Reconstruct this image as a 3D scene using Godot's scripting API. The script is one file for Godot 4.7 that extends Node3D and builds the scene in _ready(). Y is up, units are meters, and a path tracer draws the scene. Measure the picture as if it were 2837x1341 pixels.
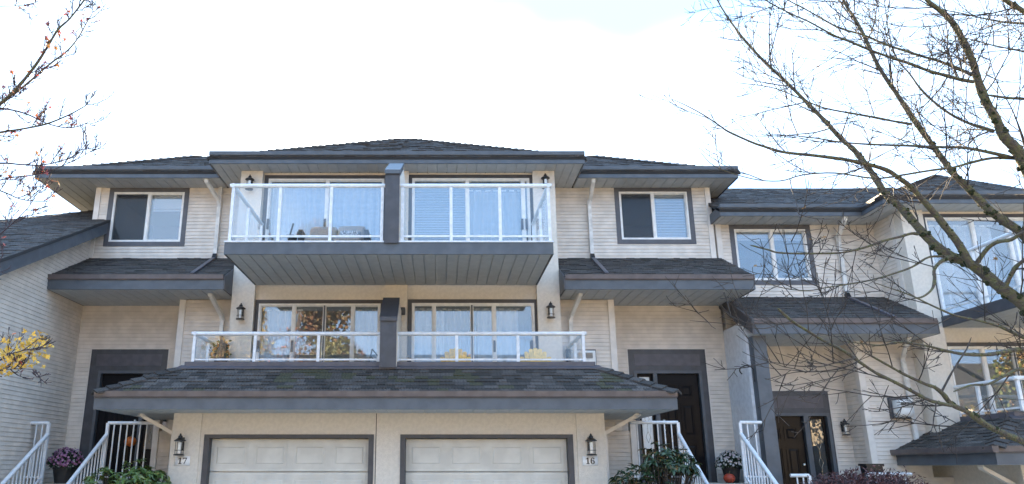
extends Node3D
# A row of beige three-storey townhouses seen from the street, backlit, under a bright broken sky.
# Units are metres. x to the right, y up, the street front faces +z. y = 0 is the driveway at the garage doors.

var U := {"ax": 0.0, "s": 1.0, "dy": 0.0}
var M := {}
var rng := RandomNumberGenerator.new()
var taken := {}
var board_mesh: ArrayMesh
var shingle_meshes := []
var shingle_mats := []
const PITCH := 0.0762

# ------------------------------------------------------------------ mesh helpers
func tool() -> SurfaceTool:
	var st := SurfaceTool.new()
	st.begin(Mesh.PRIMITIVE_TRIANGLES)
	return st

func face(st: SurfaceTool, pts: Array, c: Vector3) -> void:
	var n: Vector3 = (pts[1] - pts[0]).cross(pts[2] - pts[0])
	if n.length() < 1e-10 and pts.size() > 3:
		n = (pts[2] - pts[0]).cross(pts[3] - pts[0])
	var mid := Vector3.ZERO
	for p in pts:
		mid += p
	mid /= pts.size()
	var order := pts.duplicate()
	if n.dot(mid - c) < 0.0:
		n = -n
		order.reverse()
	n = n.normalized()
	for i in range(1, order.size() - 1):
		for k in [0, i + 1, i]:
			st.set_normal(n)
			st.add_vertex(order[k])

func hexa(st: SurfaceTool, p: Array) -> void:
	var c := Vector3.ZERO
	for q in p:
		c += q
	c /= 8.0
	for f in [[0, 1, 2, 3], [4, 5, 6, 7], [0, 1, 5, 4], [1, 2, 6, 5], [2, 3, 7, 6], [3, 0, 4, 7]]:
		face(st, [p[f[0]], p[f[1]], p[f[2]], p[f[3]]], c)

func V(a: float, y: float, d: float) -> Vector3:
	return Vector3(U.ax + U.s * a, y + U.dy, -d)

func box(st: SurfaceTool, a0: float, a1: float, y0: float, y1: float, d0: float, d1: float) -> void:
	hexa(st, [V(a0, y0, d0), V(a1, y0, d0), V(a1, y0, d1), V(a0, y0, d1), V(a0, y1, d0), V(a1, y1, d0), V(a1, y1, d1), V(a0, y1, d1)])

func wbox(st: SurfaceTool, lo: Vector3, hi: Vector3) -> void:
	hexa(st, [Vector3(lo.x, lo.y, lo.z), Vector3(hi.x, lo.y, lo.z), Vector3(hi.x, lo.y, hi.z), Vector3(lo.x, lo.y, hi.z), Vector3(lo.x, hi.y, lo.z), Vector3(hi.x, hi.y, lo.z), Vector3(hi.x, hi.y, hi.z), Vector3(lo.x, hi.y, hi.z)])

# a convex outline in one plane pushed along v
func prism(st: SurfaceTool, outline: Array, v: Vector3) -> void:
	var c := Vector3.ZERO
	for p in outline:
		c += p
	c = c / outline.size() + v * 0.5
	face(st, outline, c)
	var other := []
	for p in outline:
		other.append(p + v)
	face(st, other, c)
	for i in outline.size():
		var j := (i + 1) % outline.size()
		face(st, [outline[i], outline[j], other[j], other[i]], c)

# a straight bar of rectangular section w (sideways) by h
func bar(st: SurfaceTool, p: Vector3, q: Vector3, w: float, h: float) -> void:
	var d := (q - p).normalized()
	var side := d.cross(Vector3.UP)
	side = Vector3.RIGHT if side.length() < 0.01 else side.normalized()
	var up := side.cross(d).normalized()
	var s := side * w * 0.5
	var u := up * h * 0.5
	hexa(st, [p - s - u, p + s - u, p + s + u, p - s + u, q - s - u, q + s - u, q + s + u, q - s + u])

func tube(st: SurfaceTool, pts: Array, rad: Array, sides: int) -> void:
	var n := pts.size()
	var prev := Vector3.ZERO
	var rings := []
	var norms := []
	for i in n:
		var t: Vector3 = (pts[mini(i + 1, n - 1)] - pts[maxi(i - 1, 0)]).normalized()
		if prev == Vector3.ZERO:
			prev = t.cross(Vector3.UP)
			if prev.length() < 0.05:
				prev = t.cross(Vector3.RIGHT)
		var b := (prev - t * prev.dot(t)).normalized()
		prev = b
		var c := t.cross(b)
		var ring := []
		var nr := []
		for k in sides:
			var w := TAU * k / sides
			var o := b * cos(w) + c * sin(w)
			ring.append(pts[i] + o * rad[i])
			nr.append(o)
		rings.append(ring)
		norms.append(nr)
	for i in n - 1:
		for k in sides:
			var l := (k + 1) % sides
			var q := [[i, k], [i + 1, k], [i + 1, l], [i, k], [i + 1, l], [i, l]]
			for e in q:
				st.set_normal(norms[e[0]][e[1]])
				st.add_vertex(rings[e[0]][e[1]])
	for e in [0, n - 1]:
		face(st, rings[e], pts[1 if e == 0 else n - 2])

func pole(st: SurfaceTool, p: Vector3, q: Vector3, r: float, sides := 8) -> void:
	tube(st, [p, q], [r, r], sides)

# profile: [radius, height] pairs from the bottom up
func lathe(st: SurfaceTool, o: Vector3, profile: Array, seg := 14) -> void:
	for i in profile.size() - 1:
		var a = profile[i]
		var b = profile[i + 1]
		var slope := Vector2(b[1] - a[1], a[0] - b[0]).normalized()
		for k in seg:
			var w0 := TAU * k / seg
			var w1 := TAU * (k + 1) / seg
			var e0 := Vector3(cos(w0), 0, sin(w0))
			var e1 := Vector3(cos(w1), 0, sin(w1))
			var n0 := (e0 * slope.x + Vector3.UP * slope.y).normalized()
			var n1 := (e1 * slope.x + Vector3.UP * slope.y).normalized()
			var p := [o + e0 * a[0] + Vector3.UP * a[1], o + e1 * a[0] + Vector3.UP * a[1], o + e1 * b[0] + Vector3.UP * b[1], o + e0 * b[0] + Vector3.UP * b[1]]
			var n := [n0, n1, n1, n0]
			for x in [0, 1, 2, 0, 2, 3]:
				st.set_normal(n[x])
				st.add_vertex(p[x])

# a box with rounded edges
func cushion(st: SurfaceTool, t: Transform3D, half: Vector3, r: float, n := 6) -> void:
	var inner := half - Vector3.ONE * r
	for ax in 3:
		for sg in [-1.0, 1.0]:
			for i in n:
				for j in n:
					var q := []
					for e in [[i, j], [i + 1, j], [i + 1, j + 1], [i, j + 1]]:
						var u: float = 2.0 * e[0] / n - 1.0
						var v: float = 2.0 * e[1] / n - 1.0
						var p := Vector3.ZERO
						p[ax] = sg * half[ax]
						p[(ax + 1) % 3] = u * half[(ax + 1) % 3]
						p[(ax + 2) % 3] = v * half[(ax + 2) % 3]
						var core := p.clamp(-inner, inner)
						var o := (p - core).normalized()
						q.append([t * (core + o * r), (t.basis * o).normalized()])
					var order := [0, 2, 1, 0, 3, 2] if sg > 0 else [0, 1, 2, 0, 2, 3]
					for k in order:
						st.set_normal(q[k][1])
						st.add_vertex(q[k][0])

# ------------------------------------------------------------------ scene helpers
func numbered(n: String) -> String:
	taken[n] = taken.get(n, -1) + 1
	return n if taken[n] == 0 else "%s_%03d" % [n, taken[n]]

func thing(n: String, label: String, category: String, base: Vector3, group := "") -> Node3D:
	var o := Node3D.new()
	o.name = numbered(n)
	add_child(o)
	o.position = base
	o.set_meta("label", label)
	o.set_meta("category", category)
	if group:
		o.set_meta("group", group)
	return o

func obj(n: String, shape, m: Material, par: Node3D) -> MeshInstance3D:
	var o := MeshInstance3D.new()
	o.name = n
	o.mesh = shape.commit() if shape is SurfaceTool else shape
	o.material_override = m
	if par == self:
		o.name = numbered(n)
		add_child(o)
	else:
		if par.get_parent() == self:
			o.position = -par.position
		par.add_child(o, true)
	return o

func structure(n: String, shape, m: Material) -> MeshInstance3D:
	var o := obj(n, shape, m, self)
	o.set_meta("kind", "structure")
	return o

func scatter(n: String, mesh: Mesh, m: Material, places: Array, par: Node3D, colors := []) -> MultiMeshInstance3D:
	var mm := MultiMesh.new()
	mm.transform_format = MultiMesh.TRANSFORM_3D
	mm.use_colors = colors.size() > 0
	mm.mesh = mesh
	mm.instance_count = places.size()
	for i in places.size():
		mm.set_instance_transform(i, places[i])
		if colors.size():
			mm.set_instance_color(i, colors[i])
	var o := MultiMeshInstance3D.new()
	o.name = n
	o.multimesh = mm
	o.material_override = m
	if par.get_parent() == self:
		o.position = -par.position
	par.add_child(o, true)
	o.set_meta("kind", "stuff")
	return o

# ------------------------------------------------------------------ materials
func noise_tex(freq: float, a: Color, b: Color, oct := 4, size := 256, seed_ := 1, lo := 0.25, hi := 0.75) -> NoiseTexture2D:
	var f := FastNoiseLite.new()
	f.noise_type = FastNoiseLite.TYPE_SIMPLEX_SMOOTH
	f.frequency = freq
	f.fractal_octaves = oct
	f.seed = seed_
	var t := NoiseTexture2D.new()
	t.width = size
	t.height = size
	t.seamless = true
	t.noise = f
	var g := Gradient.new()
	g.set_color(0, a)
	g.set_color(1, b)
	g.set_offset(0, lo)
	g.set_offset(1, hi)
	t.color_ramp = g
	return t

func lin(r: float, g: float, b: float) -> Color:
	return Color(r, g, b).linear_to_srgb()

func mat(n: String, c: Color, rough := 0.6, vary := 0.08, scale := 0.7, bump := 0.0, bump_scale := 6.0) -> StandardMaterial3D:
	var m := StandardMaterial3D.new()
	m.resource_name = n
	m.roughness = rough
	m.albedo_color = c
	if vary > 0.0:
		m.albedo_texture = noise_tex(0.018, Color(1 - vary, 1 - vary, 1 - vary), Color.WHITE, 5, 256, n.length() * 7)
		m.uv1_triplanar = true
		m.uv1_world_triplanar = true
		m.uv1_scale = Vector3.ONE * scale
	if bump > 0.0:
		m.heightmap_enabled = true
		m.heightmap_scale = bump
		m.heightmap_texture = noise_tex(0.09, Color.BLACK, Color.WHITE, 3, 256, 5, 0.1, 0.9)
		m.uv1_triplanar = true
		m.uv1_world_triplanar = true
	M[n] = m
	return m

func make_materials() -> void:
	mat("siding", lin(0.68, 0.615, 0.54), 0.55, 0.07, 0.6)
	mat("corner", lin(0.7, 0.65, 0.59), 0.5, 0.05, 0.7)
	mat("stucco", lin(0.68, 0.62, 0.535), 0.9, 0.035, 2.6, 0.3)
	mat("slate", lin(0.086, 0.098, 0.113), 0.5, 0.1, 0.7)
	mat("slate_dark", lin(0.062, 0.062, 0.07), 0.5, 0.1, 0.9)
	mat("coping", lin(0.085, 0.08, 0.094), 0.45, 0.1, 0.9)
	mat("gutter", lin(0.115, 0.092, 0.088), 0.4, 0.12, 0.8)
	mat("soffit", lin(0.47, 0.475, 0.47), 0.6, 0.04, 0.8)
	mat("joint", lin(0.05, 0.05, 0.05), 0.9, 0.0)
	mat("white", lin(0.72, 0.74, 0.76), 0.4, 0.07, 1.6)
	mat("cream", lin(0.78, 0.77, 0.74), 0.4, 0.05, 1.2)
	mat("trim", lin(0.095, 0.095, 0.105), 0.5, 0.08, 0.9)
	mat("spout", lin(0.74, 0.72, 0.68), 0.45, 0.12, 0.9)
	mat("garage_door", lin(0.62, 0.61, 0.56), 0.45, 0.05, 0.5)
	mat("deck", lin(0.55, 0.52, 0.46), 0.8, 0.15)
	mat("under", lin(0.03, 0.03, 0.032), 0.9, 0.0)
	mat("room", lin(0.22, 0.2, 0.18), 0.9, 0.0)
	# fly screen: half of it is holes
	mat("screen_mesh", lin(0.03, 0.034, 0.04), 0.7, 0.0)
	M.screen_mesh.transparency = BaseMaterial3D.TRANSPARENCY_ALPHA
	M.screen_mesh.albedo_color.a = 0.42
	mat("curtain", lin(0.36, 0.39, 0.43), 0.9, 0.06, 2.0)
	M.curtain.backlight_enabled = true
	M.curtain.backlight = Color(0.35, 0.35, 0.35)
	mat("sheer", lin(0.2, 0.21, 0.22), 0.9, 0.06, 2.0)
	mat("blind", lin(0.36, 0.38, 0.41), 0.5, 0.0)
	mat("black", lin(0.012, 0.012, 0.013), 0.35, 0.0)
	mat("door", lin(0.012, 0.011, 0.012), 0.2, 0.0)
	M.door.metallic_specular = 0.22
	mat("brass", lin(0.6, 0.55, 0.45), 0.25, 0.0)
	M.brass.metallic = 0.9
	mat("frost", lin(0.75, 0.76, 0.74), 0.5, 0.0)
	mat("plaque", lin(0.85, 0.85, 0.84), 0.5, 0.04)
	mat("pot", lin(0.02, 0.02, 0.022), 0.5, 0.2)
	mat("pumpkin", lin(0.62, 0.15, 0.02), 0.5, 0.2, 4.0)
	mat("red_pumpkin", lin(0.45, 0.06, 0.025), 0.5, 0.2, 4.0)
	mat("stalk", lin(0.12, 0.09, 0.04), 0.8, 0.2)
	mat("sofa", lin(0.3, 0.27, 0.24), 0.95, 0.12, 6.0)
	M.sofa.rim_enabled = true
	M.sofa.rim = 0.4
	mat("pillow", lin(0.5, 0.5, 0.5), 0.95, 0.0)
	M.pillow.albedo_texture = noise_tex(0.05, Color(0.35, 0.36, 0.38), Color.WHITE, 2, 256, 9, 0.47, 0.53)
	M.pillow.uv1_triplanar = true
	M.pillow.uv1_scale = Vector3.ONE * 3.0
	mat("yellow_wood", lin(0.82, 0.56, 0.17), 0.6, 0.15, 3.0)
	mat("driftwood", lin(0.24, 0.17, 0.12), 0.9, 0.4, 5.0, 0.4)
	mat("ac_plastic", lin(0.72, 0.72, 0.7), 0.45, 0.04)
	mat("ac_grille", lin(0.1, 0.1, 0.1), 0.6, 0.0)
	mat("concrete", lin(0.52, 0.47, 0.39), 0.9, 0.2, 0.5)
	mat("asphalt", lin(0.22, 0.205, 0.185), 0.9, 0.3, 0.5)
	mat("grass", lin(0.2, 0.18, 0.09), 0.95, 0.4, 0.4)
	mat("soil", lin(0.07, 0.05, 0.035), 0.95, 0.4, 0.6)
	# bark: grey-brown with patches of moss, which have an outline of their own in the photograph
	var bark := mat("bark", Color.WHITE, 0.95, 0.0)
	bark.albedo_texture = noise_tex(0.022, lin(0.095, 0.075, 0.058), lin(0.13, 0.125, 0.055), 5, 256, 31, 0.42, 0.62)
	bark.uv1_triplanar = true
	bark.uv1_world_triplanar = true
	bark.uv1_scale = Vector3.ONE * 2.2
	bark.heightmap_enabled = true
	bark.heightmap_scale = 1.2
	bark.heightmap_texture = noise_tex(0.06, Color.BLACK, Color.WHITE, 4, 256, 8)
	mat("twig", lin(0.075, 0.06, 0.05), 0.9, 0.3, 3.0)
	mat("twig_green", lin(0.12, 0.115, 0.045), 0.9, 0.4, 3.0)
	mat("twig_red", lin(0.075, 0.05, 0.055), 0.9, 0.3, 3.0)
	mat("moss", lin(0.045, 0.055, 0.018), 1.0, 0.4, 8.0)
	for p in [["leaf_tint", 0.55], ["leaf_gloss", 0.28], ["petal", 0.7]]:
		var l := mat(p[0], Color.WHITE, p[1], 0.0)
		l.vertex_color_use_as_albedo = true
		l.backlight_enabled = true
		l.backlight = Color(0.5, 0.5, 0.5)
	M.leaf_gloss.backlight = Color(0.2, 0.2, 0.2)
	# shingles
	var tones := [[0.062, 0.054, 0.048], [0.076, 0.067, 0.06], [0.096, 0.085, 0.077], [0.045, 0.04, 0.036], [0.122, 0.109, 0.099], [0.076, 0.074, 0.04]]
	for i in tones.size():
		var t: Array = tones[i]
		var s := mat("shingle_%d" % i, lin(t[0], t[1], t[2]), 0.9, 0.45, 7.0, 0.12)
		shingle_mats.append(s)
	var sv := mat("shingle_field", Color.WHITE, 0.92, 0.4, 7.0, 0.12)
	sv.vertex_color_use_as_albedo = true
	var gl := StandardMaterial3D.new()
	gl.resource_name = "glass"
	gl.transparency = BaseMaterial3D.TRANSPARENCY_ALPHA
	gl.albedo_color = Color(0.75, 0.85, 0.9, 0.02)
	gl.roughness = 0.0
	M["glass"] = gl
	var gr := gl.duplicate()
	gr.resource_name = "rail_glass"
	gr.albedo_color = Color(0.8, 0.9, 0.9, 0.012)
	M["rail_glass"] = gr

func make_shared() -> void:
	# a vinyl siding course: leans out at its lower edge and ends in a lip
	var st := tool()
	var prof := [Vector2(0.02, 0.0), Vector2(0.02, 0.010), Vector2(0.06, 0.0135), Vector2(0.18, 0.013), Vector2(1.0, 0.004), Vector2(1.0, 0.0)]
	var o := []
	for p in prof:
		o.append(Vector3(0, p.x, p.y))
	prism(st, o, Vector3.RIGHT)
	board_mesh = st.commit()
	# roofing shingles of three thicknesses: x across, y up the slope, z off the roof
	for th in [0.008, 0.013, 0.019]:
		st = tool()
		hexa(st, [Vector3(0.012, 0, 0), Vector3(0.988, 0, 0), Vector3(0.988, 1, 0), Vector3(0.012, 1, 0), Vector3(0.012, 0, th), Vector3(0.988, 0, th), Vector3(0.988, 1, th * 0.25), Vector3(0.012, 1, th * 0.25)])
		shingle_meshes.append(st.commit())

# ------------------------------------------------------------------ camera, sky, sun
func make_sky() -> ImageTexture:
	var w := 768
	var h := 384
	var im := Image.create(w, h, false, Image.FORMAT_RGBF)
	var f := FastNoiseLite.new()
	f.noise_type = FastNoiseLite.TYPE_SIMPLEX_SMOOTH
	f.seed = 3637
	f.frequency = 1.15
	f.fractal_octaves = 5
	for j in h:
		var el := (0.5 - (j + 0.5) / h) * PI
		for i in w:
			var az := ((i + 0.5) / w - 0.5) * TAU
			var d := Vector3(-sin(az) * cos(el), sin(el), cos(az) * cos(el))
			var y := maxf(d.y, 0.0)
			# a sheet of broken thin cloud overhead, so that clouds shrink towards the horizon
			var k := 1.0 / (y + 0.22)
			var n := f.get_noise_3d(d.x * k * 0.9 + 3.1, d.z * k * 0.9, 1.7)
			var cover := smoothstep(-0.2, 0.02, n)
			var blue := Color(0.108, 0.193, 0.335).lerp(Color(0.2, 0.265, 0.35), pow(1.0 - y, 7.0))
			var cloud := Color(0.168, 0.235, 0.335)
			var c := blue.lerp(cloud, cover * 0.85)
			# air and thin cloud lit round the sun
			var g := maxf(d.dot(SUN), 0.0)
			var glow := (pow(g, 4.0) * 0.045 + pow(g, 90.0) * 0.5) * (0.02 + 0.98 * cover)
			c = Color(c.r + glow, c.g + glow * 0.96, c.b + glow * 0.86)
			im.set_pixel(i, j, c)
	return ImageTexture.create_from_image(im)

var SUN := Vector3(-0.118, 0.485, -1.0).normalized()

func make_camera_and_light() -> void:
	var cam := Camera3D.new()
	cam.name = "camera"
	cam.projection = Camera3D.PROJECTION_FRUSTUM
	cam.near = 0.1
	cam.far = 800.0
	cam.size = 0.1 * 2.0 * 609.0 / 1942.0
	cam.frustum_offset = Vector2(0.1 * 183.0 / 1942.0, 0.0)
	cam.position = Vector3(0, 1.61, 0)
	cam.rotation = Vector3(deg_to_rad(16.385), 0, 0)
	add_child(cam)
	cam.current = true
	var e := Environment.new()
	e.background_mode = Environment.BG_SKY
	var sk := Sky.new()
	var sm := PanoramaSkyMaterial.new()
	sm.panorama = make_sky()
	sk.sky_material = sm
	e.sky = sk
	e.tonemap_mode = Environment.TONE_MAPPER_LINEAR
	e.tonemap_exposure = 8.3
	e.sdfgi_enabled = true
	e.ssao_enabled = true
	e.ssil_enabled = true
	var we := WorldEnvironment.new()
	we.name = "environment"
	we.environment = e
	add_child(we)
	var sun := DirectionalLight3D.new()
	sun.name = "sun"
	sun.light_energy = 1.6
	sun.light_angular_distance = 0.5
	sun.light_color = Color(1.0, 0.9, 0.74)
	sun.shadow_enabled = true
	add_child(sun)
	sun.look_at_from_position(SUN * 60.0, Vector3.ZERO)

# ------------------------------------------------------------------ ground
func ground_y(x: float, z: float) -> float:
	var up := smoothstep(-5.0, -12.8, z) if z > -12.8 else 1.0
	return lerpf(-0.9, lerpf(0.0, -0.83, smoothstep(4.0, 6.5, x)), up)

func sheet(xs: Array, zs: Array, lift: float) -> SurfaceTool:
	var st := tool()
	st.set_smooth_group(0)
	for i in xs.size() - 1:
		for j in zs.size() - 1:
			var p := []
			for q in [[i, j], [i + 1, j], [i + 1, j + 1], [i, j + 1]]:
				p.append(Vector3(xs[q[0]], ground_y(xs[q[0]], zs[q[1]]) + lift, zs[q[1]]))
			face(st, p, p[0] - Vector3.UP * 5.0)
	return st

func make_ground() -> void:
	var zs := [-300.0, -60.0, -22.0, -12.8]
	for k in 14:
		zs.append(-12.0 + k * 0.55)
	zs.append_array([-4.0, 0.0, 12.0, 40.0, 300.0])
	structure("ground", sheet([-300.0, -40.0, -12.0, -6.0, 0.0, 4.0, 4.5, 5.0, 5.5, 6.0, 6.5, 12.0, 40.0, 300.0], zs, 0.0), M.grass)
	var zr := []
	for k in 17:
		zr.append(-13.3 + k * 0.55)
	structure("driveway", sheet([-4.4, -1.0, 2.7], zr, 0.006), M.concrete)
	structure("neighbour_driveway", sheet([9.4, 12.0, 15.0], zr, 0.006), M.concrete)
	structure("path", sheet([-7.25, -6.0, -4.5], zr, 0.008), M.concrete)
	structure("neighbour_path", sheet([2.8, 4.0, 4.5, 5.0, 5.5, 6.0, 6.5, 9.3], zr, 0.008), M.concrete)
	structure("road", sheet([-300.0, -20.0, 20.0, 300.0], [-4.2, 0.0, 5.0], 0.006), M.asphalt)
	structure("pavement", sheet([-300.0, -20.0, 20.0, 300.0], [5.3, 7.2], 0.12), M.concrete)
	var st := tool()
	wbox(st, Vector3(-300, -1.1, 5.0), Vector3(300, -0.77, 5.15))
	structure("kerb", st, M.concrete)

# ------------------------------------------------------------------ walls
func wall_mesh(a0: float, a1: float, y0: float, y1: float, d: float, thick: float, holes: Array) -> SurfaceTool:
	var xs := [a0, a1]
	var ys := [y0, y1]
	for q in holes:
		xs.append_array([q[0], q[1]])
		ys.append_array([q[2], q[3]])
	xs.sort()
	ys.sort()
	var st := tool()
	for i in xs.size() - 1:
		for j in ys.size() - 1:
			if xs[i + 1] - xs[i] < 0.001 or ys[j + 1] - ys[j] < 0.001 or xs[i] < a0 - 0.001 or xs[i + 1] > a1 + 0.001:
				continue
			var mx: float = (xs[i] + xs[i + 1]) / 2
			var my: float = (ys[j] + ys[j + 1]) / 2
			if holes.any(func(q): return mx > q[0] and mx < q[1] and my > q[2] and my < q[3]):
				continue
			box(st, xs[i], xs[i + 1], ys[j], ys[j + 1], d, d + thick)
	return st

func place_board(par: Node3D, o: Vector3, dir: Vector3, length: float, h: float) -> void:
	if length < 0.015 or h < 0.006:
		return
	var b := MeshInstance3D.new()
	b.name = "siding_board"
	b.mesh = board_mesh
	b.material_override = M.siding
	b.transform = Transform3D(Basis(dir * length, Vector3(0, h, 0), dir.cross(Vector3.UP)), o)
	par.add_child(b, true)

# courses of siding on a wall face; t runs along dir from o; holes: [t0, t1, y0, y1]; top(t) may cut them
func courses(par: Node3D, o: Vector3, dir: Vector3, length: float, y0: float, y1: float, holes: Array, cut = null) -> void:
	var out := dir.cross(Vector3.UP) * 0.002
	var y := y0
	while y < y1 - 0.004:
		var h := minf(PITCH, y1 - y)
		var spans := [[0.0, length, y, y + h]]
		for q in holes:
			if q[2] >= y + h - 0.002 or q[3] <= y + 0.002:
				continue
			var next := []
			for s in spans:
				if q[1] <= s[0] or q[0] >= s[1]:
					next.append(s)
					continue
				if q[0] > s[0]:
					next.append([s[0], q[0], s[2], s[3]])
				if q[1] < s[1]:
					next.append([q[1], s[1], s[2], s[3]])
				var m0 := maxf(q[0], s[0])
				var m1 := minf(q[1], s[1])
				if q[2] > s[2] + 0.008:
					next.append([m0, m1, s[2], q[2]])
				elif q[3] < s[3] - 0.008:
					next.append([m0, m1, q[3], s[3]])
			spans = next
		for s in spans:
			var t0: float = s[0]
			var t1: float = s[1]
			if cut != null:
				var lim: Vector2 = cut.call(s[3])
				t0 = maxf(t0, lim.x)
				t1 = minf(t1, lim.y)
			var j := t0 + (t1 - t0) * rng.randf_range(0.2, 0.8)
			if t1 - t0 > 1.4 and s[3] - s[2] > 0.05 and rng.randf() < 0.4:
				place_board(par, o + dir * t0 + Vector3.UP * s[2] + out, dir, j - t0, s[3] - s[2])
				place_board(par, o + dir * (j - 0.02) + Vector3.UP * s[2] + out * 1.8, dir, t1 - j + 0.02, s[3] - s[2])
			else:
				place_board(par, o + dir * t0 + Vector3.UP * s[2] + out, dir, t1 - t0, s[3] - s[2])
		y += PITCH

# a street-facing wall of siding; coordinates in the unit's own frame
func siding_wall(par: Node3D, a0: float, a1: float, y0: float, y1: float, d: float, openings: Array, covered: Array) -> MeshInstance3D:
	var w := obj("wall", wall_mesh(a0, a1, y0, y1, d, 0.14, openings), M.siding, par)
	var left := V(a0 if U.s > 0 else a1, 0, d)
	var holes := []
	for q in covered:
		if U.s > 0:
			holes.append([q[0] - a0, q[1] - a0, q[2] + U.dy, q[3] + U.dy])
		else:
			holes.append([a1 - q[1], a1 - q[0], q[2] + U.dy, q[3] + U.dy])
	courses(w, Vector3(left.x, 0, left.z), Vector3.RIGHT, a1 - a0, y0 + U.dy, y1 + U.dy, holes)
	return w

# a wall of siding that runs back from the street; its face looks away from the party line
func side_wall(par: Node3D, a: float, y0: float, y1: float, d0: float, d1: float) -> MeshInstance3D:
	var st := tool()
	box(st, a - 0.1, a, y0, y1, d0, d1)
	var w := obj("side_wall", st, M.siding, par)
	var dir := Vector3(0, 0, -1) if U.s > 0 else Vector3(0, 0, 1)
	var o := V(a, 0, d0 if U.s > 0 else d1)
	courses(w, Vector3(o.x, 0, o.z), dir, d1 - d0, y0 + U.dy, y1 + U.dy, [])
	return w

func box_part(n: String, m: Material, par: Node3D, a0: float, a1: float, y0: float, y1: float, d0: float, d1: float) -> MeshInstance3D:
	var st := tool()
	box(st, a0, a1, y0, y1, d0, d1)
	return obj(n, st, m, par)

# ------------------------------------------------------------------ soffits
func soffit(par: Node3D, bands: Array, y: float, width := 0.2) -> void:
	var host := tool()
	for b in bands:
		box(host, b[0], b[1], y + 0.014, y + 0.05, b[2], b[3])
	var s := obj("soffit", host, M.soffit, par)
	for b in bands:
		var n: int = maxi(1, roundi((b[1] - b[0]) / width))
		var w: float = (b[1] - b[0]) / n
		for k in n:
			var st := tool()
			var a: float = b[0] + k * w
			var g := 0.005
			hexa(st, [V(a + g + 0.004, y, b[2] + 0.002), V(a + w - g - 0.004, y, b[2] + 0.002), V(a + w - g - 0.004, y, b[3] - 0.002), V(a + g + 0.004, y, b[3] - 0.002), V(a + g, y + 0.012, b[2] + 0.002), V(a + w - g, y + 0.012, b[2] + 0.002), V(a + w - g, y + 0.012, b[3] - 0.002), V(a + g, y + 0.012, b[3] - 0.002)])
			obj("soffit_board", st, M.soffit, s)

# ------------------------------------------------------------------ roofs
func span_at(poly: Array, s: float) -> Vector2:
	var lo := INF
	var hi := -INF
	for i in poly.size():
		var p: Vector2 = poly[i]
		var q: Vector2 = poly[(i + 1) % poly.size()]
		if (p.y - s) * (q.y - s) < 0.0:
			var x := p.x + (q.x - p.x) * (s - p.y) / (q.y - p.y)
			lo = minf(lo, x)
			hi = maxf(hi, x)
	return Vector2(lo, hi)

# a flat pitched roof: a deck with laid shingles; single: each shingle a part of its own
func roof_plane(par: Node3D, corners: Array, single: bool, exposure := 0.14, moss := 0.0, called := "roof") -> MeshInstance3D:
	var n: Vector3 = (corners[1] - corners[0]).cross(corners[2] - corners[0]).normalized()
	if n.y < 0:
		n = -n
	var right := Vector3.UP.cross(n).normalized()
	var up := n.cross(right).normalized()
	var o: Vector3 = corners[0]
	var poly := []
	var s0 := INF
	var s1 := -INF
	for c in corners:
		var p := Vector2((c - o).dot(right), (c - o).dot(up))
		poly.append(p)
		s0 = minf(s0, p.y)
		s1 = maxf(s1, p.y)
	var st := tool()
	prism(st, corners, -n * 0.05)
	var deck := obj(called, st, M.under, par)
	var field := tool()
	var any := false
	var s := s0
	var row := 0
	var patch := FastNoiseLite.new()
	patch.seed = 4
	patch.frequency = 0.55
	while s < s1 - 0.02:
		var e := minf(exposure, s1 - s)
		var lim := span_at(poly, s + e * 0.5)
		var lb := span_at(poly, s + 0.001)
		var lt := span_at(poly, s + e - 0.001)
		var x := lim.x - rng.randf() * 0.2
		while x < lim.y - 0.01 and lim.x < lim.y:
			var w := rng.randf_range(0.11, 0.26)
			var x0 := maxf(x, lim.x)
			var x1 := minf(x + w, lim.y)
			var first := x <= lim.x
			var last := x + w >= lim.y
			x += w
			if x1 - x0 < 0.02:
				continue
			var at := o + right * x0 + up * s + n * 0.002
			var k := rng.randi_range(0, 2)
			if single:
				var b := MeshInstance3D.new()
				b.name = "shingle"
				b.mesh = shingle_meshes[k]
				var tone := rng.randi_range(0, 4)
				if moss > 0.0 and patch.get_noise_2d(at.x, at.y * 2.0) + rng.randf_range(-0.25, 0.25) > 0.55 - moss:
					tone = 5
				b.material_override = shingle_mats[tone]
				b.transform = Transform3D(Basis(right * (x1 - x0), up * e * 1.02, n), at)
				deck.add_child(b, true)
			else:
				var th: float = [0.006, 0.011, 0.017][k]
				var g := rng.randf_range(0.048, 0.104)
				field.set_color(Color(g * 1.1, g * 0.97, g * 0.87))
				var b0 := o + right * (lb.x if first else x0) + up * s + n * 0.002
				var b1 := o + right * (lb.y if last else x1 - 0.004) + up * s + n * 0.002
				var t0 := o + right * (lt.x if first else x0) + up * (s + e * 1.02) + n * 0.002
				var t1 := o + right * (lt.y if last else x1 - 0.004) + up * (s + e * 1.02) + n * 0.002
				hexa(field, [b0, b1, t1, t0, b0 + n * th, b1 + n * th, t1 + n * th * 0.25, t0 + n * th * 0.25])
				any = true
		s += exposure
		row += 1
	if any:
		var fo := obj("shingle_field", field, M.shingle_field, deck)
		fo.set_meta("kind", "stuff")
	return deck

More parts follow.
